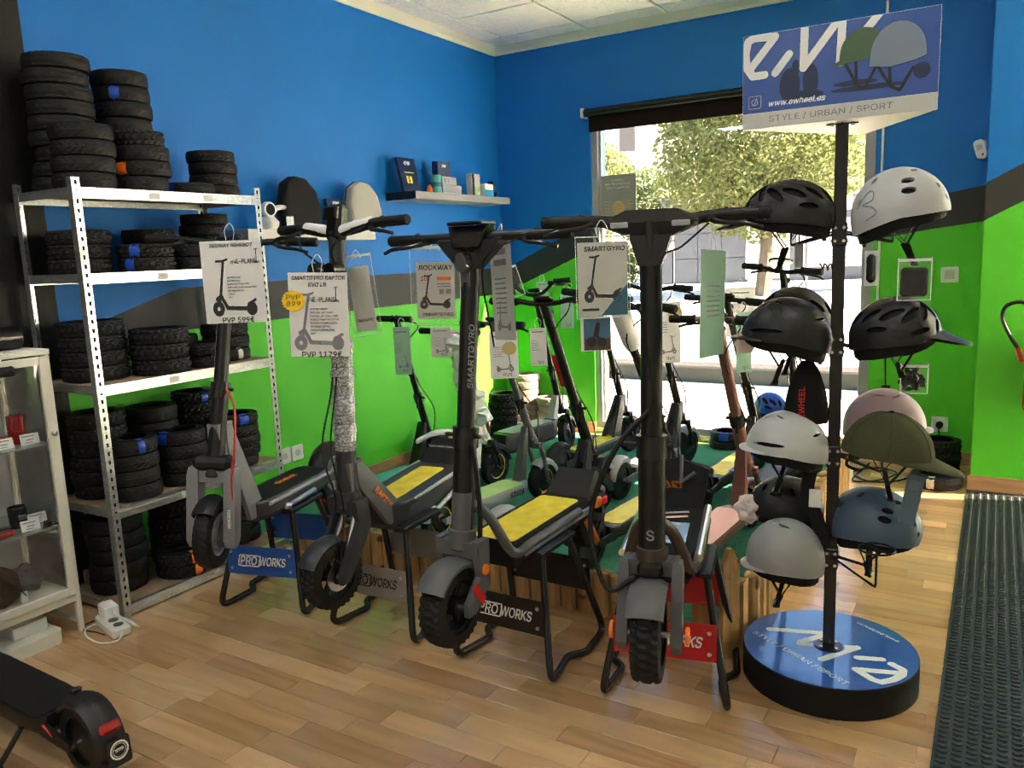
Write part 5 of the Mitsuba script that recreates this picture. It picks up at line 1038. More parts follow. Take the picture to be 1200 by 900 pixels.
b6.t.part('emblem', xf(ext(unary_union([Point(0, 0).buffer(.018), Point(.02, .012).buffer(.010), Point(-.018, .014).buffer(.008), Point(.014, -.016).buffer(.008)]).difference(Point(0, 0).buffer(.007)), .001), frame((.16, -.0815, .13), (1, 0, 0), (0, 0, 1))), 'light_grey', under=b6.deck, smooth=False)
# second row, nearer the window
c1 = back('dark scooter with blue grey deck and upright bicycle style handlebar in the corner', -2.66, 5.12, .12, L=.90, R=.12, rake=.30, toplen=.86, stemmat='black', deckmat='dark_grey', tape='light_grey', deck=(-.34, .25, .17, .27, .13), bar=.27, neckmat='light_grey', rise=.07, barmat='black', steer=.25, neckx=.24)
c2 = back('black scooter with yellow deck and pierced neck plate beside the window frame', -2.22, 5.25, .10, L=.92, R=.12, rake=.40, toplen=.86, basez=.33, tape='yellow', neck='block', neckw=.030, neckmat='dark_grey', deckmat='dark_grey', bar=.27, neckx=.20, fendmat='black')
c3 = back('dark scooter with silver frame strut in the middle of the window', -1.74, 5.08, .10, L=.92, R=.12, rake=.45, toplen=.95, basez=.34, tape='silver', deckmat='mid_grey', neckmat='dark_grey', neck='block', neckw=.032, bar=.29, steer=-.12, neckx=.22, fendmat='light_grey', rise=.02)
c4 = back('scooter with yellow deck and blue side strip behind the rose brown one', -1.27, 5.14, .06, L=1.0, R=.12, rake=.58, toplen=1.0, basez=.30, tape='yellow', tapew=.12, deckmat='black', stemmat='black', bar=.24, steer=-.1, sr=.020)
c4.t.part('side_strip', bx(.50, .03, .004, (.02, -.065, .167)), 'label_blue', under=c4.deck, smooth=False)
c5 = back('tall scooter with an oval phone shaped display, half hidden behind the black helmets', -.98, 5.02, .10, L=.92, R=.12, rake=.34, toplen=1.0, basez=.34, stemmat='black', deckmat='black', bar=.24, steer=-.25, display=False, rise=.015)
c5.t.part('display', xf(xf(cyl(.05, .012, 24), sc(1, 1.35, 1)), tr(*(c5.Tp+V(.02, .02, .05)))@ry(.35)), 'black_gloss', under=c5.bar)
c5.t.part('coiled_cable', tube(catmull([c5.Tp+V(.0, -.20, .02)+V(.012*math.sin(k*1.9), -.02*(k*.4), .018*math.cos(k*1.9)) for k in range(10)], 3), .004, 6), 'black')
for q_, nm in ((c1, ''), (c3, '')): pass
# loose tyres standing about the corner, some with the window sunlight painted pale into the rubber
stack(-3.34, 5.35, .012, 6, 'of chunky ones in the sunlit corner', R=.125, w=.058, tread='knob', group='tyres in the room corner')
stack(-3.30, 5.63, .012, 8, 'tall in the room corner', R=.120, w=.058, tread='road', m='rubber_tan', colour='pale painted-sunlit', group='tyres in the room corner')
stack(-3.12, 5.36, .012, 2, 'low beside the chunky stack in the corner', R=.085, w=.055, tread='road', m='rubber_tan', colour='pale painted-sunlit', group='tyres in the room corner')
stack(-3.03, 5.60, .012, 5, 'below the window frame', R=.125, w=.058, tread='road', m='rubber_tan', colour='pale painted-sunlit', group='tyres in the room corner')
stack(-3.36, 4.42, .012, 3, 'by the green wall behind the slim scooter', R=.115, w=.07, tread='road', group='tyres in the room corner')
for k, x in enumerate((-2.42, -2.12, -1.62, -1.31, -1.02)):
    stack(x, 5.60, .012, 4 if k == 3 else 2, ['under the window by its frame', 'under the window by the pierced neck', 'under the middle of the window', 'under the window by the blue strip', 'under the window by the phone display'][k], R=.115, w=.062, tread='road', bands=[(1, 'label_blue', -1.8, -1.2)] if k in (0, 2, 3) else (), group='tyres under the window')
stack(-.265, 5.47, 0, 3, 'standing in the corner under the wall socket', R=.125, w=.075, tread='knob', group='tyres under the wall socket')
stack(-.262, 5.20, 0, 1, 'lying flat in front of the wall socket', R=.14, w=.075, tread='rib', bands=[(0, 'paper_grey', -1.9, -1.6)], group='tyres under the wall socket')
t = Thing('floor_cable', 'thin black cable looped on the floor by the window end', 'cable'); t.own(tube(catmull([(-.30, 5.60, .006), (-.45, 5.20, .006), (-.62, 5.12, .006), (-.72, 5.30, .006), (-.60, 5.45, .006), (-.48, 5.35, .012), (-.55, 5.15, .012), (-.70, 5.10, .006), (-.66, 5.55, .006)], 6), .005, 6), 'black')
t = Thing('lock_chain', 'yellow sleeved lock loop hanging under the black scooter rear', 'lock', tr(-1.78, 2.93, .0)); t.part('loop', tube(catmull([(-.0, 0, .30), (.05, .03, .36), (.12, .06, .31), (.12, .08, .20), (.06, .06, .13), (-.01, .02, .18), (-.0, 0, .30)], 5), .009, 8), 'yellow')

# ---- the black scooter standing on the laminate, cut by the frame
pF = dict(L=.90, R=.112, tw=.062, hi=True, rim='disc', rimmat='black', base=(.37, .34), top=(.25, 1.12), deck=(-.33, .27, .172, .168, .062), deckmat='black', tape='black_matt', tapew=.155, tapex=(-.31, .25), fork='slim', stemmat='black', neck='slim', ffa=(.3, 2.0), rf=False, fendmat='black', bar=.24, kick=False)
sF = Scooter('black scooter standing on the laminate floor with a round badge on its mudguard', heading(-2.645, 1.185, math.radians(178)), pF)
t = sF.t
kf = t.part('rear_mudguard', fender(.112, .062, .75, 3.25, -.45, .112, .14), 'black_soft', smooth=40)
def fpt(a, r): return V(-.45+r*math.cos(a), 0, .112+r*math.sin(a))
t.part('tail_light', xf(bx(.016, .062, .030, b=.008), tr(*fpt(2.62, .137))@ry(PI-2.62)), 'red_gloss', under=kf)
pl = ext(rrect(-.033, -.048, .033, .030, .008), .004); Fp = frame(fpt(3.05, .150), (0, -1, 0), (.12, 0, 1))
kp = t.part('badge_plate', xf(pl, Fp), 'black', under=kf, smooth=False)
ring_ = Point(0, 0).buffer(.027).difference(Point(0, 0).buffer(.022)).union(Point(0, 0).buffer(.019).difference(Point(0, 0).buffer(.0175)))
t.part('badge', join(xf(ext(ring_, .0008), Fp@tr(0, -.004, .0042)), xf(text('SCOOTER', .007, .0008, True, 0, True, .026), Fp@tr(0, -.007, .0042)), xf(ext(sbox(-.012, .003, .012, .006), .0008), Fp@tr(0, -.004, .0042))), 'paper_grey', under=kf, smooth=False)
t.part('mudguard_hook', xf(bx(.03, .03, .012, b=.004), tr(*fpt(1.25, .142))@ry(.3)), 'black', under=kf)
t.part('kickstand', join(rod((-.235, .085, .12), (-.20, .145, .014), .008), rod((-.20, .135, .010), (-.20, .175, .010), .009)), 'black_metal')
t.part('cable', tube(catmull([(-.30, .05, .12), (-.34, .07, .15), (-.39, .055, .10), (-.42, .045, .10)], 5), .003, 6), 'red')

helmet('blue helmet resting on the tyres under the window behind the white helmet', tr(-1.31, 5.58, .315)@rz(2.6), 'label_blue', 'mtb', VMTB, dims=(.130, .130, .10, .120), rimp=(.0, -.01, -.03), straps_=False)

# ================================================================== price sheets
def scoot_print(w, flip=False):
    """a side view of a kick scooter, w wide, origin at its lower corner, wheels on y=0"""
    L = [LineString([(.13, .13), (.19, .32), (.31, .93)]).buffer(.026), LineString([(.20, .36), (.33, .14), (.80, .12)]).buffer(.035), Point(.13, .13).buffer(.13), Point(.87, .12).buffer(.12), LineString([(.16, .95), (.30, .95), (.40, .98)]).buffer(.020),
         LineString([(.12, .30), (.20, .33)]).buffer(.04), LineString([(.80, .20), (.96, .27)]).buffer(.025)]
    g = unary_union(L).difference(Point(.13, .13).buffer(.035))
    g = affinity.scale(g, w, w, origin=(0, 0)); return affinity.scale(g, -1, 1, origin=(w/2, 0)) if flip else g
def sheet(name, label, top, yaw, w, h, tilt=0.0, paper='paper', bagw=0, cat='price sheet', group=None, tie=.06, curl=0.0, hang=0.0):
    """top: middle of the upper edge; yaw: direction of its width in plan; the print side faces -y of that"""
    t = Thing(name, label, cat, tr(*top)@rz(yaw)@rx(tilt)@ry(hang), group)
    n = 9; xs = np.linspace(-w/2, w/2, n); zs = np.linspace(0, -h, 7); v = np.array([[x, curl*((2*x/w)**2-1)*.5, z] for z in zs for x in xs]); i, j = np.meshgrid(np.arange(6), np.arange(n-1), indexing='ij')
    f = np.stack([i*n+j, (i+1)*n+j, (i+1)*n+j+1, i*n+j+1], -1).reshape(-1, 4); f = np.vstack([f[:, [0, 1, 2]], f[:, [0, 2, 3]]]); k = len(v)
    v2 = v+V(0, .0009, 0); vv = np.vstack([v, v2]); ff = np.vstack([f, f[:, ::-1]+k])
    t.part('paper', (vv, ff), paper, smooth=False)
    if bagw:
        a, b_ = w/2+bagw, bagw
        t.part('clear_bag', (V([-a, -.004, -h-b_], [a, -.004, -h-b_], [a, -.004, b_*3], [-a, -.004, b_*3], [-a, .005, -h-b_], [a, .005, -h-b_], [a, .005, b_*3], [-a, .005, b_*3]), np.array([[0, 1, 2], [0, 2, 3], [5, 4, 7], [5, 7, 6]])), 'film', smooth=False)
        t.part('seal', join(bb((-a, -.0045, b_*2.2), (a, -.0035, b_*2.7)), bb((-a, -.0045, -h-b_), (-a+.0018, -.0035, b_*3)), bb((a-.0018, -.0045, -h-b_), (a, -.0035, b_*3)), bb((-a, -.0045, -h-b_), (a, -.0035, -h-b_+.002))), 'plastic_wrap', smooth=False)
    if tie: t.part('tie', join(tube(catmull([(-.012, 0, .0+bagw*2), (-.016, .004, tie*.6), (0, .012, tie), (.016, .004, tie*.6), (.012, 0, .0+bagw*2)], 4), .0013, 5)), 'plastic_wrap')
    return t
def pr(t, poly, m, z=0.0011, name='print', curl=0): t.part(name, xf(ext(poly, .0005), tr(0, -z+.0004, 0)@UPX), m, smooth=False)
def tx(t, s, hgt, x, z, m='ink', bold=True, slant=0, width=None, center=False): t.part('lettering', xf(text(s, hgt, .0005, bold, slant, center, width), tr(x, -.0007, z)@UPX), m, smooth=False)
YF = -YAW
lines1 = ['MOTOR 350W', 'BATERIA 36V 10AH', 'RUEDAS 10" TUBELESS', 'FRENO DE DISCO Y ELECTRICO', 'INTERMITENTES', 'APP']
def eplane(t, x, z, w=.105):
    tx(t, 'E-PLANE', .0155, x+.022, z, 'ink', True, 0, w*.66)
    g = unary_union([Point(.008, .004).buffer(.005).difference(Point(.008, .004).buffer(.0034)), Point(.020, .004).buffer(.003), LineString([(.008, .007), (.016, .012), (.021, .006)]).buffer(.001), LineString([(w*.90, .004), (w*.905, .048)]).buffer(.0012), LineString([(w*.85, .047), (w*.96, .050)]).buffer(.0012), Point(w*.87, .003).buffer(.0036), Point(w*.95, .003).buffer(.0046).difference(Point(w*.95, .003).buffer(.003)), LineString([(w*.86, .003), (w*.95, .004)]).buffer(.001)])
    for gg in (g.intersection(sbox(-1, -1, w*.5, 1)), g.intersection(sbox(w*.5, -1, 1, 1))): t.part('logo', xf(ext(gg, .0005), tr(x, -.0007, z)@UPX), 'ink', smooth=False)
t = sheet('price_sheet', 'white price sheet reading PVP 599 hanging by the tyre rack', (-2.30, 1.925, 1.533), YF, .214, .287)
tx(t, 'SEGWAY NINEBOT', .0125, -.075, -.022, 'ink', True, .2, .150); pr(t, affinity.translate(affinity.scale(scoot_print(.158), 1, 1.28, origin=(0, 0)), -.080, -.262), 'ink')
eplane(t, -.008, -.080, .105)
for i, s in enumerate(['MOTOR 350W', 'BATERIA 36V', 'RUEDAS 10 TUBELESS', 'FRENO DE DISCO DELANTERO', 'INTERMITENTES', 'LUCES', 'APP']): tx(t, s, .0050, -.022, -.130-.0115*i, 'ink')
tx(t, 'PVP 599€', .0175, -.052, -.285, 'ink', True, 0, .112)
t = sheet('price_sheet', 'white price sheet with yellow star sticker reading PVP 899', (-1.955, 1.985, 1.413), YF+.03, .198, .283, hang=.035)
tx(t, 'SMARTGYRO RAPTOR', .013, -.088, -.024, 'ink', True, .2, .178); tx(t, 'EVO LR', .013, -.034, -.047, 'ink', True, .2, .06)
pr(t, affinity.translate(affinity.scale(scoot_print(.150), 1.12, 1.32, origin=(0, 0)), -.085, -.262), 'ink_grey'); eplane(t, -.042, -.098, .112)
for i, s in enumerate(['MOTOR 1000W', 'BATERIA 48V 15AH', 'RUEDAS 10" DUAL-GRIP', 'DOBLE FRENO DE DISCO', 'FRENOS HIDRAULICOS', 'INTERMITENTES', 'DOBLE SUSPENSION', 'APP']): tx(t, s, .0058, -.030, -.125-.0118*i, 'ink')
tx(t, 'PVP 1179€', .018, -.064, -.285, 'ink', True, 0, .135)
t.part('wrinkled_film', (lambda q: (q[0]+(meshkit.noise(q[0]*70, 1)[:, None]-.5)*V(.0, .010, .02), q[1]))(arr(trimesh.Trimesh(*bx(.205, .004, .035, (0, -.006, -.243))).subdivide().subdivide().subdivide())), 'film', smooth=False)
st_ = Polygon([((.041 if k % 2 == 0 else .035)*math.cos(k*PI/20), (.037 if k % 2 == 0 else .032)*math.sin(k*PI/20)) for k in range(40)])
ks = t.part('star_sticker', xf(ext(st_, .0012), tr(-.083, -.0022, -.094)@UPX), 'star', smooth=False)
for s, z in (('PVP', -.090), ('899', -.112)): t.part('lettering', xf(text(s, .0165, .0005, False, .05, True, .046), tr(-.083, -.0036, z)@UPX), 'ink', under=ks, smooth=False)
t = sheet('document_bag', 'clear bag with folded grey instructions behind the star stickered sheet', (-1.99, 2.225, 1.425), YF+.05, .075, .235, paper='paper_grey', bagw=.016, hang=-.09, cat='document bag'); tx(t, 'SMARTGYRO', .010, -.03, -.20, 'ink', True, .1, .06)
t = sheet('price_sheet', 'grey specification card reading ROCKWAY in a clear zip bag', (-1.640, 2.222, 1.432), YF, .130, .192, paper='paper_grey', bagw=.020, hang=.02, tie=.075)
tx(t, 'ROCKWAY', .0155, -.058, -.026, 'ink', True, .12, .115); pr(t, affinity.translate(affinity.scale(scoot_print(.105), 1, 1.12, origin=(0, 0)), -.055, -.158), 'ink'); tx(t, 'SMARTGYRO', .011, -.048, -.183, 'ink', True, .1, .105)
tx(t, '10', .014, -.052, -.062, 'red'); pr(t, unary_union([sbox(.012, -.108, .028, -.092), sbox(.034, -.108, .052, -.092)]).difference(unary_union([sbox(.014+.004*i, -.106+.004*((i*3) % 4), .016+.004*i, -.104+.004*((i*3) % 4)) for i in range(9)])), 'ink_grey'); pr(t, unary_union([sbox(.005, -.075-.009*i, .050, -.072-.009*i) for i in range(2)]), 'ink_grey'); pr(t, sbox(.005, -.062, .052, -.050), 'orange')
t = sheet('price_sheet', 'printed sheet turned edge-on hanging between the two black handlebars', (-1.405, 2.262, 1.488), YF-1.10, .155, .32, hang=-.06, paper='paper_grey')
pr(t, unary_union([sbox(-.05, -.12-.016*i, .03, -.115-.016*i) for i in range(8)]+[sbox(-.05, -.04, .04, -.02), sbox(-.05, -.075, .04, -.055)]), 'ink_grey'); pr(t, affinity.translate(scoot_print(.10), -.05, -.29), 'ink_grey')
t = sheet('price_sheet', 'specification card with a blue corner in a clear zip bag beside the big handlebar', (-.936, 2.042, 1.472), YF, .138, .203, paper='paper_grey', bagw=.006)
tx(t, 'SMARTGYRO', .0125, -.052, -.024, 'ink', True, .12, .112); pr(t, affinity.translate(affinity.scale(scoot_print(.105), 1, 1.25, origin=(0, 0)), -.052, -.165), 'ink'); pr(t, Polygon([(.067, -.201), (-.005, -.201), (.067, -.115)]), 'teal_dark'); pr(t, sbox(-.058, -.188, -.012, -.181), 'ink')
t = sheet('bike_photo', 'small dark photo card of a rider hanging under the blue cornered card', (-.963, 2.047, 1.266), YF, .085, .097, paper='paper', cat='photo card', tie=.0)
pr(t, sbox(-.034, -.094, .041, -.004), 'photo_sky', .0009); pr(t, sbox(-.034, -.094, .041, -.062), 'photo_earth', .0012); pr(t, unary_union([Point(-.012, -.070).buffer(.014), Point(.016, -.072).buffer(.013), LineString([(-.012, -.068), (.0, -.050), (.012, -.066)]).buffer(.004), LineString([(0, -.05), (.004, -.032)]).buffer(.007), Point(.006, -.022).buffer(.006)]), 'ink', .0016)
t = sheet('price_sheet', 'translucent greenish price sheet hanging edge-on from the big handlebar brake lever', (-.672, 2.198, 1.438), YF+.98, .195, .292, hang=.05, paper='paper_green', tie=.05)
pr(t, unary_union([sbox(-.05, -.10-.0135*i, .05, -.096-.0135*i) for i in range(7)]), 'ink_grey')
def back_sheet(label, top, yaw, w, h, mode, paper='paper', tilt=0):
    t = sheet('price_sheet', label, top, yaw, w, h, paper=paper, group='price sheets on the scooters by the window', tie=.05)
    if mode: pr(t, affinity.translate(affinity.scale(scoot_print(w*.62, True), 1, 1.2, origin=(0, 0)), -w*.28, -h*.86), 'ink_grey')
    pr(t, unary_union([sbox(-w*.38, -h*.34-.012*i, -w*.02, -h*.33-.012*i) for i in range(5)]+[sbox(-w*.36, -h*.12, w*.3, -h*.09)]), 'ink_grey')
    v_, f_ = text('PVP', .018, .0005, True, 0, True, w*.32); t.part('lettering', xf((v_*V(-1, 1, 1), f_[:, ::-1]), tr(w*.1, -.0007, -h*.96)@UPX), 'ink_grey', smooth=False)
    return t
t = back_sheet('pale sheet with a tan star sticker hanging in the middle of the window', (-1.372, 3.741, 1.19), YF, .125, .30, 1)
t.part('star_sticker', xf(ext(affinity.scale(st_, .95, .95), .0012), tr(.035, -.0022, -.055)@UPX), 'star_back', smooth=False)
back_sheet('pale sheet hanging above the rose brown stem', (-1.345, 4.94, 1.192), YF, .18, .30, 0)
back_sheet('narrow greenish sheet hanging beside the smooth black helmet', (-1.05, 3.925, 1.125), YF+.3, .085, .295, 0, 'paper_green')
t = back_sheet('sheet behind the silver grey stem near the sunlit corner', (-2.21, 3.56, 1.05), YF, .15, .25, 1)
t.part('star_sticker', xf(ext(st_, .0012), tr(.03, -.0022, -.09)@UPX), 'star_back', smooth=False)
back_sheet('tilted sheet on the black scooter with the red stem strip', (-2.005, 3.57, 1.07), YF, .085, .195, 0)
back_sheet('pale sheet hanging from the slim black T-shaped handlebar', (-2.795, 3.445, 1.077), YF, .09, .265, 1, 'paper_green')
back_sheet('pale sheet beside the film wrapped scooter stem', (-2.73, 3.72, 1.046), YF, .12, .17, 1, 'paper_grey')
back_sheet('small dark sheet behind the bicycle style handlebar in the corner', (-2.73, 4.94, 1.25), YF, .08, .19, 0, 'paper_green')
back_sheet('narrow teal tinted sheet between the green wall and the blue cornered card', (-1.935, 3.765, 1.228), YF, .07, .18, 0, 'paper_green')

# ================================================================== glass display cabinet
CX, CB, CY1, CY0, CZ = -3.126, -3.50, 1.706, 1.278, 1.158
cab = Thing('display_cabinet', 'white metal display cabinet with a glass door, standing against the rack', 'display cabinet')
cab.part('top', bb((CB, CY0, CZ-.022), (CX, CY1+.004, CZ), .003), 'cabinet_white', smooth=False)
fr = []
for y in (CY0+.01, CY1-.01): fr += [bb((CX-.02, y-.010, 0), (CX, y+.010, CZ-.022), .002), bb((CB, y-.010, 0), (CB+.02, y+.010, CZ-.022), .002)]
fr += [bb((CX-.02, CY0+.02, .135), (CX, CY1-.02, .165)), bb((CB, CY0+.02, .135), (CB+.02, CY1-.02, .165)), bb((CB+.02, CY1-.02, .135), (CX-.02, CY1, .165)), bb((CB+.02, CY0, .135), (CX-.02, CY0+.02, .165)), bb((CB+.02, CY1-.016, .035), (CX-.02, CY1-.004, .055))]
cab.part('frame', join(*fr), 'cabinet_white', smooth=False)
cab.part('bottom_panel', bb((CB+.004, CY0+.012, .160), (CX-.022, CY1-.012, .172)), 'cabinet_white', smooth=False)
cab.part('back_panel', bb((CB, CY0+.02, .165), (CB+.004, CY1-.02, CZ-.022)), 'light_grey', smooth=False)
cab.part('side_pane', bb((CB+.02, CY1-.008, .165), (CX-.02, CY1-.004, CZ-.022)), 'glass_solid', smooth=False)
dk = cab.part('door', join(*[bb((CX+.001, a, b_), (CX+.016, c, d), .002) for a, b_, c, d in ((CY0+.012, .170, CY0+.045, CZ-.026), (CY1-.050, .170, CY1-.020, CZ-.026), (CY0+.045, .170, CY1-.05, .203), (CY0+.045, CZ-.058, CY1-.05, CZ-.026))]), 'cabinet_white', smooth=False)
cab.part('pane', (V([CX+.008, CY0+.045, .203], [CX+.008, CY1-.05, .203], [CX+.008, CY1-.05, CZ-.058], [CX+.008, CY0+.045, CZ-.058]), np.array([[0, 1, 2], [0, 2, 3]])), 'glass', under=dk, smooth=False)
cab.part('knob', xf(lathe([(0, 0), (.006, 0), (.006, .010), (.011, .014), (.011, .022), (.006, .026), (0, .026)], 16), tr(CX+.016, CY1-.034, .832)@ry(PI/2)), 'steel', under=dk)
for z in (.455, .790): cab.part('glass_shelf', bb((CB+.01, CY0+.025, z-.006), (CX-.026, CY1-.024, z)), 'shelf_glass', smooth=False)
g = 'goods in the display cabinet'
def cards(x, y, z, label, a=PI/2-.15): 
    t = Thing('price_card', label, 'price card', tr(x, y, z)@rz(a)@rx(-.30), 'price cards in the cabinet'); t.part('card', bb((-.034, 0, .0), (.034, .0008, .042)), 'paper', smooth=False)
    t.part('print', join(bb((-.026, -.0006, .030), (.020, 0, .034)), bb((-.012, -.0006, .016), (.014, 0, .020)), bb((-.018, -.0006, .006), (.010, 0, .009))), 'ink_grey', smooth=False)
z_ = .790
t = Thing('red_can', 'red cylinder lamp on the upper glass shelf of the cabinet', 'lamp', tr(-3.27, 1.62, z_)); t.part('body', join(cyl(.031, .050, 24, .002), xf(cyl(.031, .058, 24, .002), tr(0, 0, .053))), 'red_gloss'); t.part('waist', xf(cyl(.029, .006, 24), tr(0, 0, .049)), 'red')
t = Thing('red_can', 'small red cap standing beside the tall red cylinder in the cabinet', 'cap', tr(-3.25, 1.545, z_)); t.part('body', cyl(.018, .040, 20, .002), 'red_gloss'); t.part('top', xf(cyl(.014, .002, 20), tr(0, 0, .040)), 'red')
cards(-3.20, 1.535, z_, 'white price card in front of the small red cap'); cards(-3.20, 1.632, z_, 'white price card in front of the tall red cylinder')
z_ = .455
t = Thing('phone_holder', 'black phone holder on the lower glass shelf of the cabinet', 'phone holder', tr(-3.28, 1.585, z_)); t.part('cup', lathe([(0, 0), (.030, 0), (.034, .080), (.030, .085), (.024, .012), (0, .012)], 24), 'black'); t.part('clip', bx(.012, .03, .02, (.034, .0, .045), .003), 'steel'); t.part('arm', rod((0, -.03, .01), (-.02, -.11, .006), .007), 'black')
t = Thing('red_torch', 'red tube torch lying on the lower glass shelf of the cabinet', 'torch', tr(-3.19, 1.50, z_+.014)@rz(.15)); t.part('tube', xf(cyl(.013, .085, 18, .002), rx(PI/2)), 'red_gloss'); t.part('cap', xf(cyl(.014, .012, 18), tr(0, .012, 0)@rx(PI/2)), 'red')
cards(-3.19, 1.585, z_, 'white price card in front of the black phone holder'); cards(-3.26, 1.65, z_, 'white price card beside the black phone holder')
t = Thing('small_camera', 'small black clip lamp in front of the price cards on the lower cabinet shelf', 'lamp', tr(-3.165, 1.635, z_)); t.part('body', bx(.02, .03, .026, (0, 0, .016), .006), 'black'); t.part('clip', bx(.012, .06, .006, (0, .01, .004), .002), 'black')
z_ = .172
t = Thing('black_pouch', 'black folded bag on the bottom of the display cabinet', 'bag', tr(-3.27, 1.43, z_)); v_, f_ = ico(1, 3); v_ = v_*V(.075, .12, .085); v_ = v_*(0.8+.45*meshkit.noise(v_*22, 3)[:, None]); v_[:, 2] += .075; v_[:, 2] = np.maximum(v_[:, 2], 0); t.part('body', (v_, f_), 'black_matt'); t.part('strap', tube(catmull([(.05, -.08, .13), (.075, .0, .14), (.085, .07, .08), (.07, .11, .02)], 5), 1, 6, flat=(.014, .003)), 'black'); t.part('tag', bb((.085, .08, .01), (.086, .105, .055)), 'paper', smooth=False)
t = Thing('plastic_pouch', 'crumpled clear plastic pouch beside the black bag in the cabinet', 'bag', tr(-3.33, 1.60, z_)); v_, f_ = ico(1, 3); v_ = v_*V(.055, .065, .055); v_ = v_*(0.75+.6*meshkit.noise(v_*38, 4)[:, None]); v_[:, 2] = np.maximum(v_[:, 2]+.045, 0); t.own((v_, f_), 'mid_grey', False)
t = Thing('wrapped_roll', 'black film wrapped roll lying on top of the white cabinet', 'roll', tr(-3.26, 1.675, CZ+.045)@rx(PI/2)); t.part('roll', lathe([(0, 0), (.036, 0), (.044, .008), (.045, .20), (.036, .21), (0, .21)], 24), 'black_gloss'); t.part('film_end', lathe([(0, -.004), (.02, -.003), (.035, 0), (.02, .001), (0, .001)], 18), 'dark_grey')
t = Thing('flat_scale', 'flat white box shaped scale lying under the cabinet', 'scale', tr(-3.25, 1.42, 0)); t.part('body', xf(ext(rrect(-.15, -.19, .15, .19, .03), .052), np.eye(4)), 'cabinet_white'); t.part('lettering', xf(text('scale', .011, .0006), frame((.1504, .12, .022), (0, 1, 0), (0, 0, 1))), 'ink_grey', smooth=False) if 0 else None
t = Thing('white_carton', 'small flat white carton lying on the scale under the cabinet', 'carton', tr(-3.27, 1.52, .052)); t.part('box', bx(.20, .13, .048, (0, 0, .024), .001), 'paper', smooth=False); t.part('seam', bb((-.1005, -.064, .040), (.1005, .064, .0405)), 'paper_grey', smooth=False)
A = tr(-3.02, 1.762, 0)@rz(-.25)
t = Thing('power_strip', 'white power strip lying on the floor at the foot of the rack', 'power strip', A); t.part('body', bx(.21, .075, .042, (0, 0, .021), .008), 'cabinet_white', smooth=False)
for x in (.01, .065): t.part('socket', xf(join(lathe([(.015, 0), (.019, 0), (.019, .002), (.015, .002)], 24, True), lathe([(0, .0002), (.015, .0002), (.015, -.004), (0, -.004)], 20)), tr(x, 0, .043)), 'mid_grey')
t = Thing('plug_adapter', 'white cube charger plugged into the power strip', 'charger', A@tr(-.055, .006, .042)); t.part('cube', bx(.085, .058, .052, (0, 0, .026), .006), 'white'); t.part('mark', xf(cyl(.004, .0006, 12), tr(-.0, -.0292, .026)@rx(PI/2)), 'ink_grey')
t = Thing('white_flex', 'white flex curling round the power strip on the floor', 'cord', A); t.own(tube(catmull([(.105, 0, .020), (.135, -.03, .008), (.10, -.08, .005), (.0, -.10, .005), (-.08, -.08, .005), (-.10, -.02, .005), (-.08, .06, .005), (.05, .075, .006), (.11, .055, .03), (.06, .02, .062), (-.01, .01, .070)], 6), .004, 8), 'cabinet_white')
t = Thing('dark_wire', 'thin dark lead beside the white flex by the cabinet foot', 'cord', A); t.own(tube(catmull([(-.12, .03, .004), (-.14, -.04, .004), (-.10, -.09, .004), (-.02, -.06, .004), (.03, -.045, .004)], 6), .0025, 6), 'ink')

# ================================================================== wall shelves and their goods
sh = Thing('wall_shelf', 'grey wooden floating shelf with small boxes on the blue wall near the corner', 'wall shelf'); sh.part('board', bb((WX, 4.30, 1.832), (-3.30, 5.50, 1.882), .002), 'shelf_grey', smooth=False); sh.part('end_cap', bb((WX, 4.297, 1.832), (-3.30, 4.2995, 1.882)), 'black', smooth=False)
sl = Thing('wall_shelf', 'pale floating shelf on the blue wall behind the white handlebar', 'wall shelf'); sl.part('board', bb((WX, 2.90, 1.568), (-3.32, 3.895, 1.630), .002), 'light_grey', smooth=False); sl.part('edge_strip', bb((-3.3195, 2.90, 1.570), (-3.319, 3.895, 1.628)), 'paper_grey', smooth=False)
def carton(name, label, x, y, z, sx, sy, sz, m, lean=0, yaw=0, bits=(), group='goods on the wall shelves'):
    t = Thing(name, label, 'box', tr(x, y, z)@rz(yaw)@ry(lean), group); t.part('box', bx(sx, sy, sz, (0, 0, sz/2), .002), m, smooth=False)
    for b_, mt in bits: t.part('print', b_ if not isinstance(b_, tuple) or len(b_) == 2 else bb((sx/2, b_[0]*sy/2, b_[1]*sz), (sx/2+.001, b_[2]*sy/2, b_[3]*sz)), mt, smooth=False)
    return t
zA, zB = 1.882, 1.630
t = carton('retail_box', 'dark blue leaning box printed ew with yellow bottles on the grey shelf', -3.415, 4.41, zA, .025, .185, .235, 'navy_print', lean=-.22, bits=((-.45, .15, .0, .45), 'photo_sky') if 0 else ())
t.part('lettering', xf(text('ew', .035, .0008, True, .2), frame((.0128, -.0, .185), (0, 1, 0), (0, 0, 1))), 'white', smooth=False); t.parts_each('print', [bb((.0126, -.04, .06), (.0134, -.015, .11)), bb((.0126, -.005, .06), (.0134, .02, .11)), bb((.0126, -.05, .13), (.0134, .05, .137))], 'yellow', smooth=False)
t = carton('retail_box', 'dark blue box printed ew standing on two cartons on the grey shelf', -3.43, 4.78, zA+.125, .05, .15, .105, 'navy_print'); t.part('lettering', xf(text('ew', .026, .0008, True, .2), frame((.0255, 0, .065), (0, 1, 0), (0, 0, 1))), 'white', smooth=False)
carton('retail_box', 'upper silver carton under the dark blue ew box', -3.42, 4.80, zA+.068, .09, .175, .056, 'light_grey', bits=(((-.8, .2, -.5, .8), 'ink_grey'), ((-.3, .2, -.1, .8), 'ink_grey')))
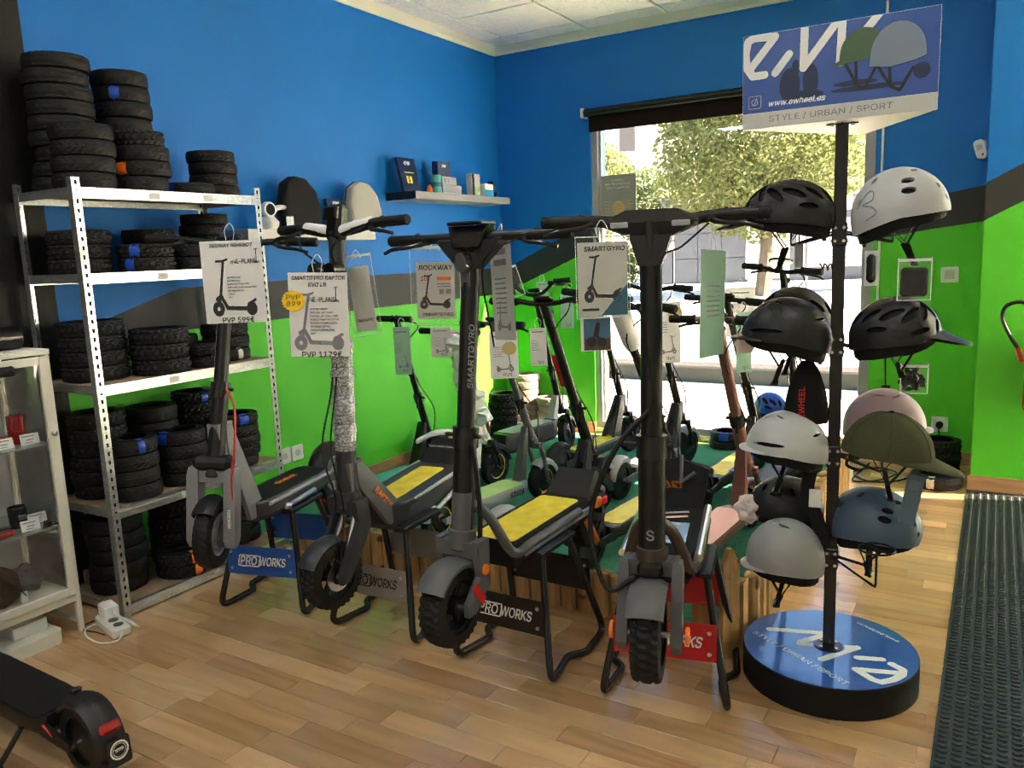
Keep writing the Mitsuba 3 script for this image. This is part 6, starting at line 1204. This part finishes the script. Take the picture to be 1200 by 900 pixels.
carton('retail_box', 'lower silver carton on the grey shelf', -3.42, 4.83, zA, .09, .235, .067, 'light_grey', bits=(((-.9, .1, .9, .2), 'silver'),))
t = Thing('teal_can', 'teal metal can standing beside the silver cartons', 'can', tr(-3.37, 4.63, zA), 'goods on the wall shelves'); t.part('body', cyl(.038, .125, 24, .002), 'teal'); t.part('band', xf(cyl(.0385, .03, 24), tr(0, 0, .045)), 'teal_dark')
t = Thing('orange_bulb', 'small orange item beside the teal can', 'bulb', tr(-3.38, 4.565, zA), 'goods on the wall shelves'); t.own(lathe([(0, 0), (.018, 0), (.022, .02), (.014, .05), (0, .06)], 16), 'orange')
carton('retail_box', 'tall white and black box on the grey shelf', -3.40, 5.14, zA, .05, .115, .165, 'paper_grey', bits=(((-.9, .0, -.35, 1), 'ink'), ((0, .1, .7, .45), 'lime')))
carton('retail_box', 'light blue and white box on the grey shelf', -3.39, 5.30, zA, .06, .115, .100, 'paper', bits=(((-1, 0, 1, .55), 'sky_box'),))
t = Thing('lock_pack', 'dark gadget leaning at the corner end of the grey shelf', 'gadget', tr(-3.40, 5.43, zA)@rx(.5), 'goods on the wall shelves'); t.part('body', bx(.05, .05, .12, (0, 0, .075), .01), 'black'); t.part('screen', bb((.026, -.015, .05), (.027, .015, .11)), 'mid_grey', smooth=False)
def case(label, y, m, m2, a):
    t = Thing('handlebar_bag', label, 'bag', tr(-3.44, y, zB)@ry(a), 'goods on the wall shelves')
    p = Polygon([(-.125, 0), (.125, 0), (.135, .10), (.115, .20), (.055, .262), (-.02, .27), (-.085, .235), (-.13, .12)]).buffer(.012)
    v_, f_ = ext(p, .085); t.part('body', outline_hull([(q[0], q[1]) for q in p.exterior.coords[:-1]], 0, .095, .03, .03) if 0 else xf(outline_hull([tuple(q) for q in p.exterior.coords[:-1]], 0, .10, .035, .03), frame((-.03, 0, .012), (0, 1, 0), (0, 0, 1))), m, smooth=60)
    t.part('zip', xf(tube([(q[0], q[1], .045) for q in p.buffer(.002).exterior.coords[:-1:2]], .004, 6, True), frame((-.03, 0, .012), (0, 1, 0), (0, 0, 1))), m2)
    return t
case('black hard shell handlebar bag leaning on the blue wall', 3.37, 'black_matt', 'black_gloss', -.12)
case('pale grey hard shell handlebar bag leaning on the blue wall', 3.93-.02, 'shell_grey', 'black', -.12)
t = carton('retail_box', 'dark blue box printed ew between the two shell bags', -3.43, 3.70, zB, .03, .15, .19, 'navy_print', lean=-.2); t.part('lettering', xf(text('ew', .030, .0008, True, .2), frame((.0155, 0, .15), (0, 1, 0), (0, 0, 1))), 'white', smooth=False); t.parts_each('print', [rod((.016, -.03, .03), (.016, .03, .09), .006), rod((.016, .0, .02), (.016, .05, .06), .006)], 'lime', smooth=False)
t = Thing('tyre_pump', 'white round gauge and arched white handle on the pale shelf by the rack', 'pump', tr(-3.40, 3.12, zB), 'goods on the wall shelves')
t.part('base', lathe([(0, 0), (.05, 0), (.055, .04), (.03, .07), (0, .075)], 20), 'white'); t.part('gauge', xf(cyl(.042, .03, 24, .003), tr(.0, -.01, .105)@ry(PI/2)), 'white'); t.part('dial', xf(cyl(.030, .003, 20), tr(.030, -.01, .105)@ry(PI/2)), 'black_gloss'); t.part('handle', tube(catmull([(0, .03, .09), (0, .07, .118), (0, .14, .115), (0, .20, .07), (0, .215, .01)], 5), .014, 10), 'white'); t.part('card', bx(.004, .05, .05, (.03, .125, .045)), 'paper', smooth=False)

# ================================================================== fittings on the walls
t = Thing('light_switch', 'white square light switch on the green wall', 'light switch', tr(-.259, WY, 1.214)); t.part('plate', bx(.098, .010, .098, (0, -.005, 0), .003), 'white', smooth=False); t.part('rocker', bx(.055, .006, .055, (0, -.012, 0), .002), 'paper_grey', smooth=False)
t = Thing('wall_socket', 'white wall socket with a black plug above the tyres', 'wall socket', tr(-.276, WY, .256)); t.part('plate', bx(.098, .010, .098, (0, -.005, 0), .003), 'white', smooth=False); t.part('plug', xf(cyl(.022, .03, 20, .003), tr(0, -.010, 0)@rx(PI/2)), 'black'); t.part('lead', tube(catmull([(0, -.035, 0), (0, -.045, -.04), (.01, -.03, -.12), (.03, -.02, -.22)], 4), .004, 6), 'black')
t = Thing('alarm_sensor', 'white motion sensor fixed high on the blue wall beside the pillar', 'alarm sensor', tr(-.118, WY-.02, 1.965)@rz(-.35)@ry(-.30)); t.part('housing', xf(ext(rrect(-.030, -.062, .030, .050, .022), .040), tr(0, .0, 0)@UPX), 'white'); t.part('lens', bx(.034, .004, .030, (0, -.0415, .005), .002), 'paper_grey', smooth=False); t.part('eye', xf(cyl(.006, .002, 10), tr(.008, -.0405, -.042)@rx(PI/2)), 'black')
t = Thing('cable_conduit', 'thin white plastic conduit running down the blue wall beside the window', 'conduit'); t.own(bb((-.676, WY-.014, .9), (-.662, WY, 3.0), .002), 'white', smooth=False)
t = Thing('wall_cable', 'thin cable with a black box on the green wall beside the window', 'cable'); t.part('lead', rod((-.62, WY-.006, .9), (-.60, WY-.006, .45), .004), 'black'); t.part('box', bx(.05, .02, .03, (-.60, WY-.012, .48), .003), 'black')
t = Thing('fire_extinguisher', 'red fire extinguisher with a black hose hung on the green pillar', 'fire extinguisher', tr(.225, PY-.10, 0)); t.part('cylinder', xf(lathe([(0, 0), (.07, .0), (.078, .02), (.078, .36), (.055, .42), (.022, .44), (.022, .47), (0, .47)], 28), tr(0, 0, .50)), 'red'); t.part('valve', bx(.05, .04, .05, (0, 0, .985), .006), 'black'); t.part('hose', tube(catmull([(-.02, -.02, 1.0), (-.09, -.02, 1.085), (-.17, -.01, 1.075), (-.195, .0, 1.01), (-.16, -.01, .92), (-.115, -.02, .845)], 6), .010, 10), 'black'); t.part('nozzle', rod((-.115, -.02, .845), (-.095, -.025, .77), .013), 'red'); t.part('bracket', bx(.10, .03, .03, (0, .085, .8), .003), 'steel')
t = Thing('window_poster', 'grey green poster with a tan round emblem stuck inside the window pane', 'poster'); t.part('sheet', bb((-2.668, WY+.050, 1.62), (-2.372, WY+.052, 2.012)), 'poster_grey', smooth=False)
t.part('emblem', xf(ext(unary_union([Point(0, 0).buffer(.052).difference(unary_union([LineString([(-.05, -.03+.02*i), (.05, -.03+.02*i)]).buffer(.003) for i in range(4)]))]), .001), frame((-2.515, WY+.049, 1.765), (1, 0, 0), (0, 0, 1))), 'tan_print', smooth=False)
for s_ in (-1, 1): t.part('ray_print', xf(ext(unary_union([LineString([(s_*.06, -.04+.02*i), (s_*.085, -.05+.025*i), (s_*.12, -.05+.025*i)]).buffer(.0015) for i in range(5)]), .001), frame((-2.515, WY+.049, 1.765), (1, 0, 0), (0, 0, 1))), 'tan_print', smooth=False)
for i, (s, w_) in enumerate((('ESTE ES EL', .10), ('MES DE LA SALUD', .20), ('EN EL COMERCIO', .19))): t.part('lettering', xf(text(s, .014, .0008, False, 0, True, w_), frame((-2.52, WY+.049, 1.965-.028*i), (1, 0, 0), (0, 0, 1))), 'paper', smooth=False)
for k, (x, z) in enumerate([(3.22, .325), (3.32, .325)]):
    t = Thing('wall_socket', ['white wall socket low on the green wall behind the rack, nearer the rack', 'white wall socket low on the green wall behind the rack, nearer the window'][k], 'wall socket', tr(WX, x, z)); t.part('plate', bx(.010, .092, .092, (.005, 0, 0), .003), 'white', smooth=False); t.part('well', xf(cyl(.020, .002, 18), tr(.010, 0, 0)@ry(PI/2)), 'paper_grey')
t = Thing('wall_wire', 'thin dark wire hanging down the green wall behind the rack', 'wire'); t.own(tube(catmull([(WX+.006, 2.80, 1.00), (WX+.006, 2.79, .86), (WX+.006, 2.76, .75), (WX+.006, 2.75, .70)], 4), .0025, 5), 'ink')
t = Thing('zip_bag', 'small clear zip bag hanging behind the stem reading SMARTGYRO', 'bag', tr(-1.49, 2.42, 1.40)@rz(YF)@ry(-.3)); t.part('clear_bag', bb((-.045, -.001, -.11), (.045, .001, 0)), 'film', smooth=False); t.part('seal', join(bb((-.045, -.0015, -.008), (.045, .0015, 0)), bb((-.045, -.0015, -.11), (-.042, .0015, 0)), bb((.042, -.0015, -.11), (.045, .0015, 0)), bb((-.045, -.0015, -.11), (.045, .0015, -.107))), 'plastic_wrap', smooth=False); t.part('contents', bx(.05, .004, .05, (-.012, 0, -.075), .001), 'dark_grey', smooth=False)
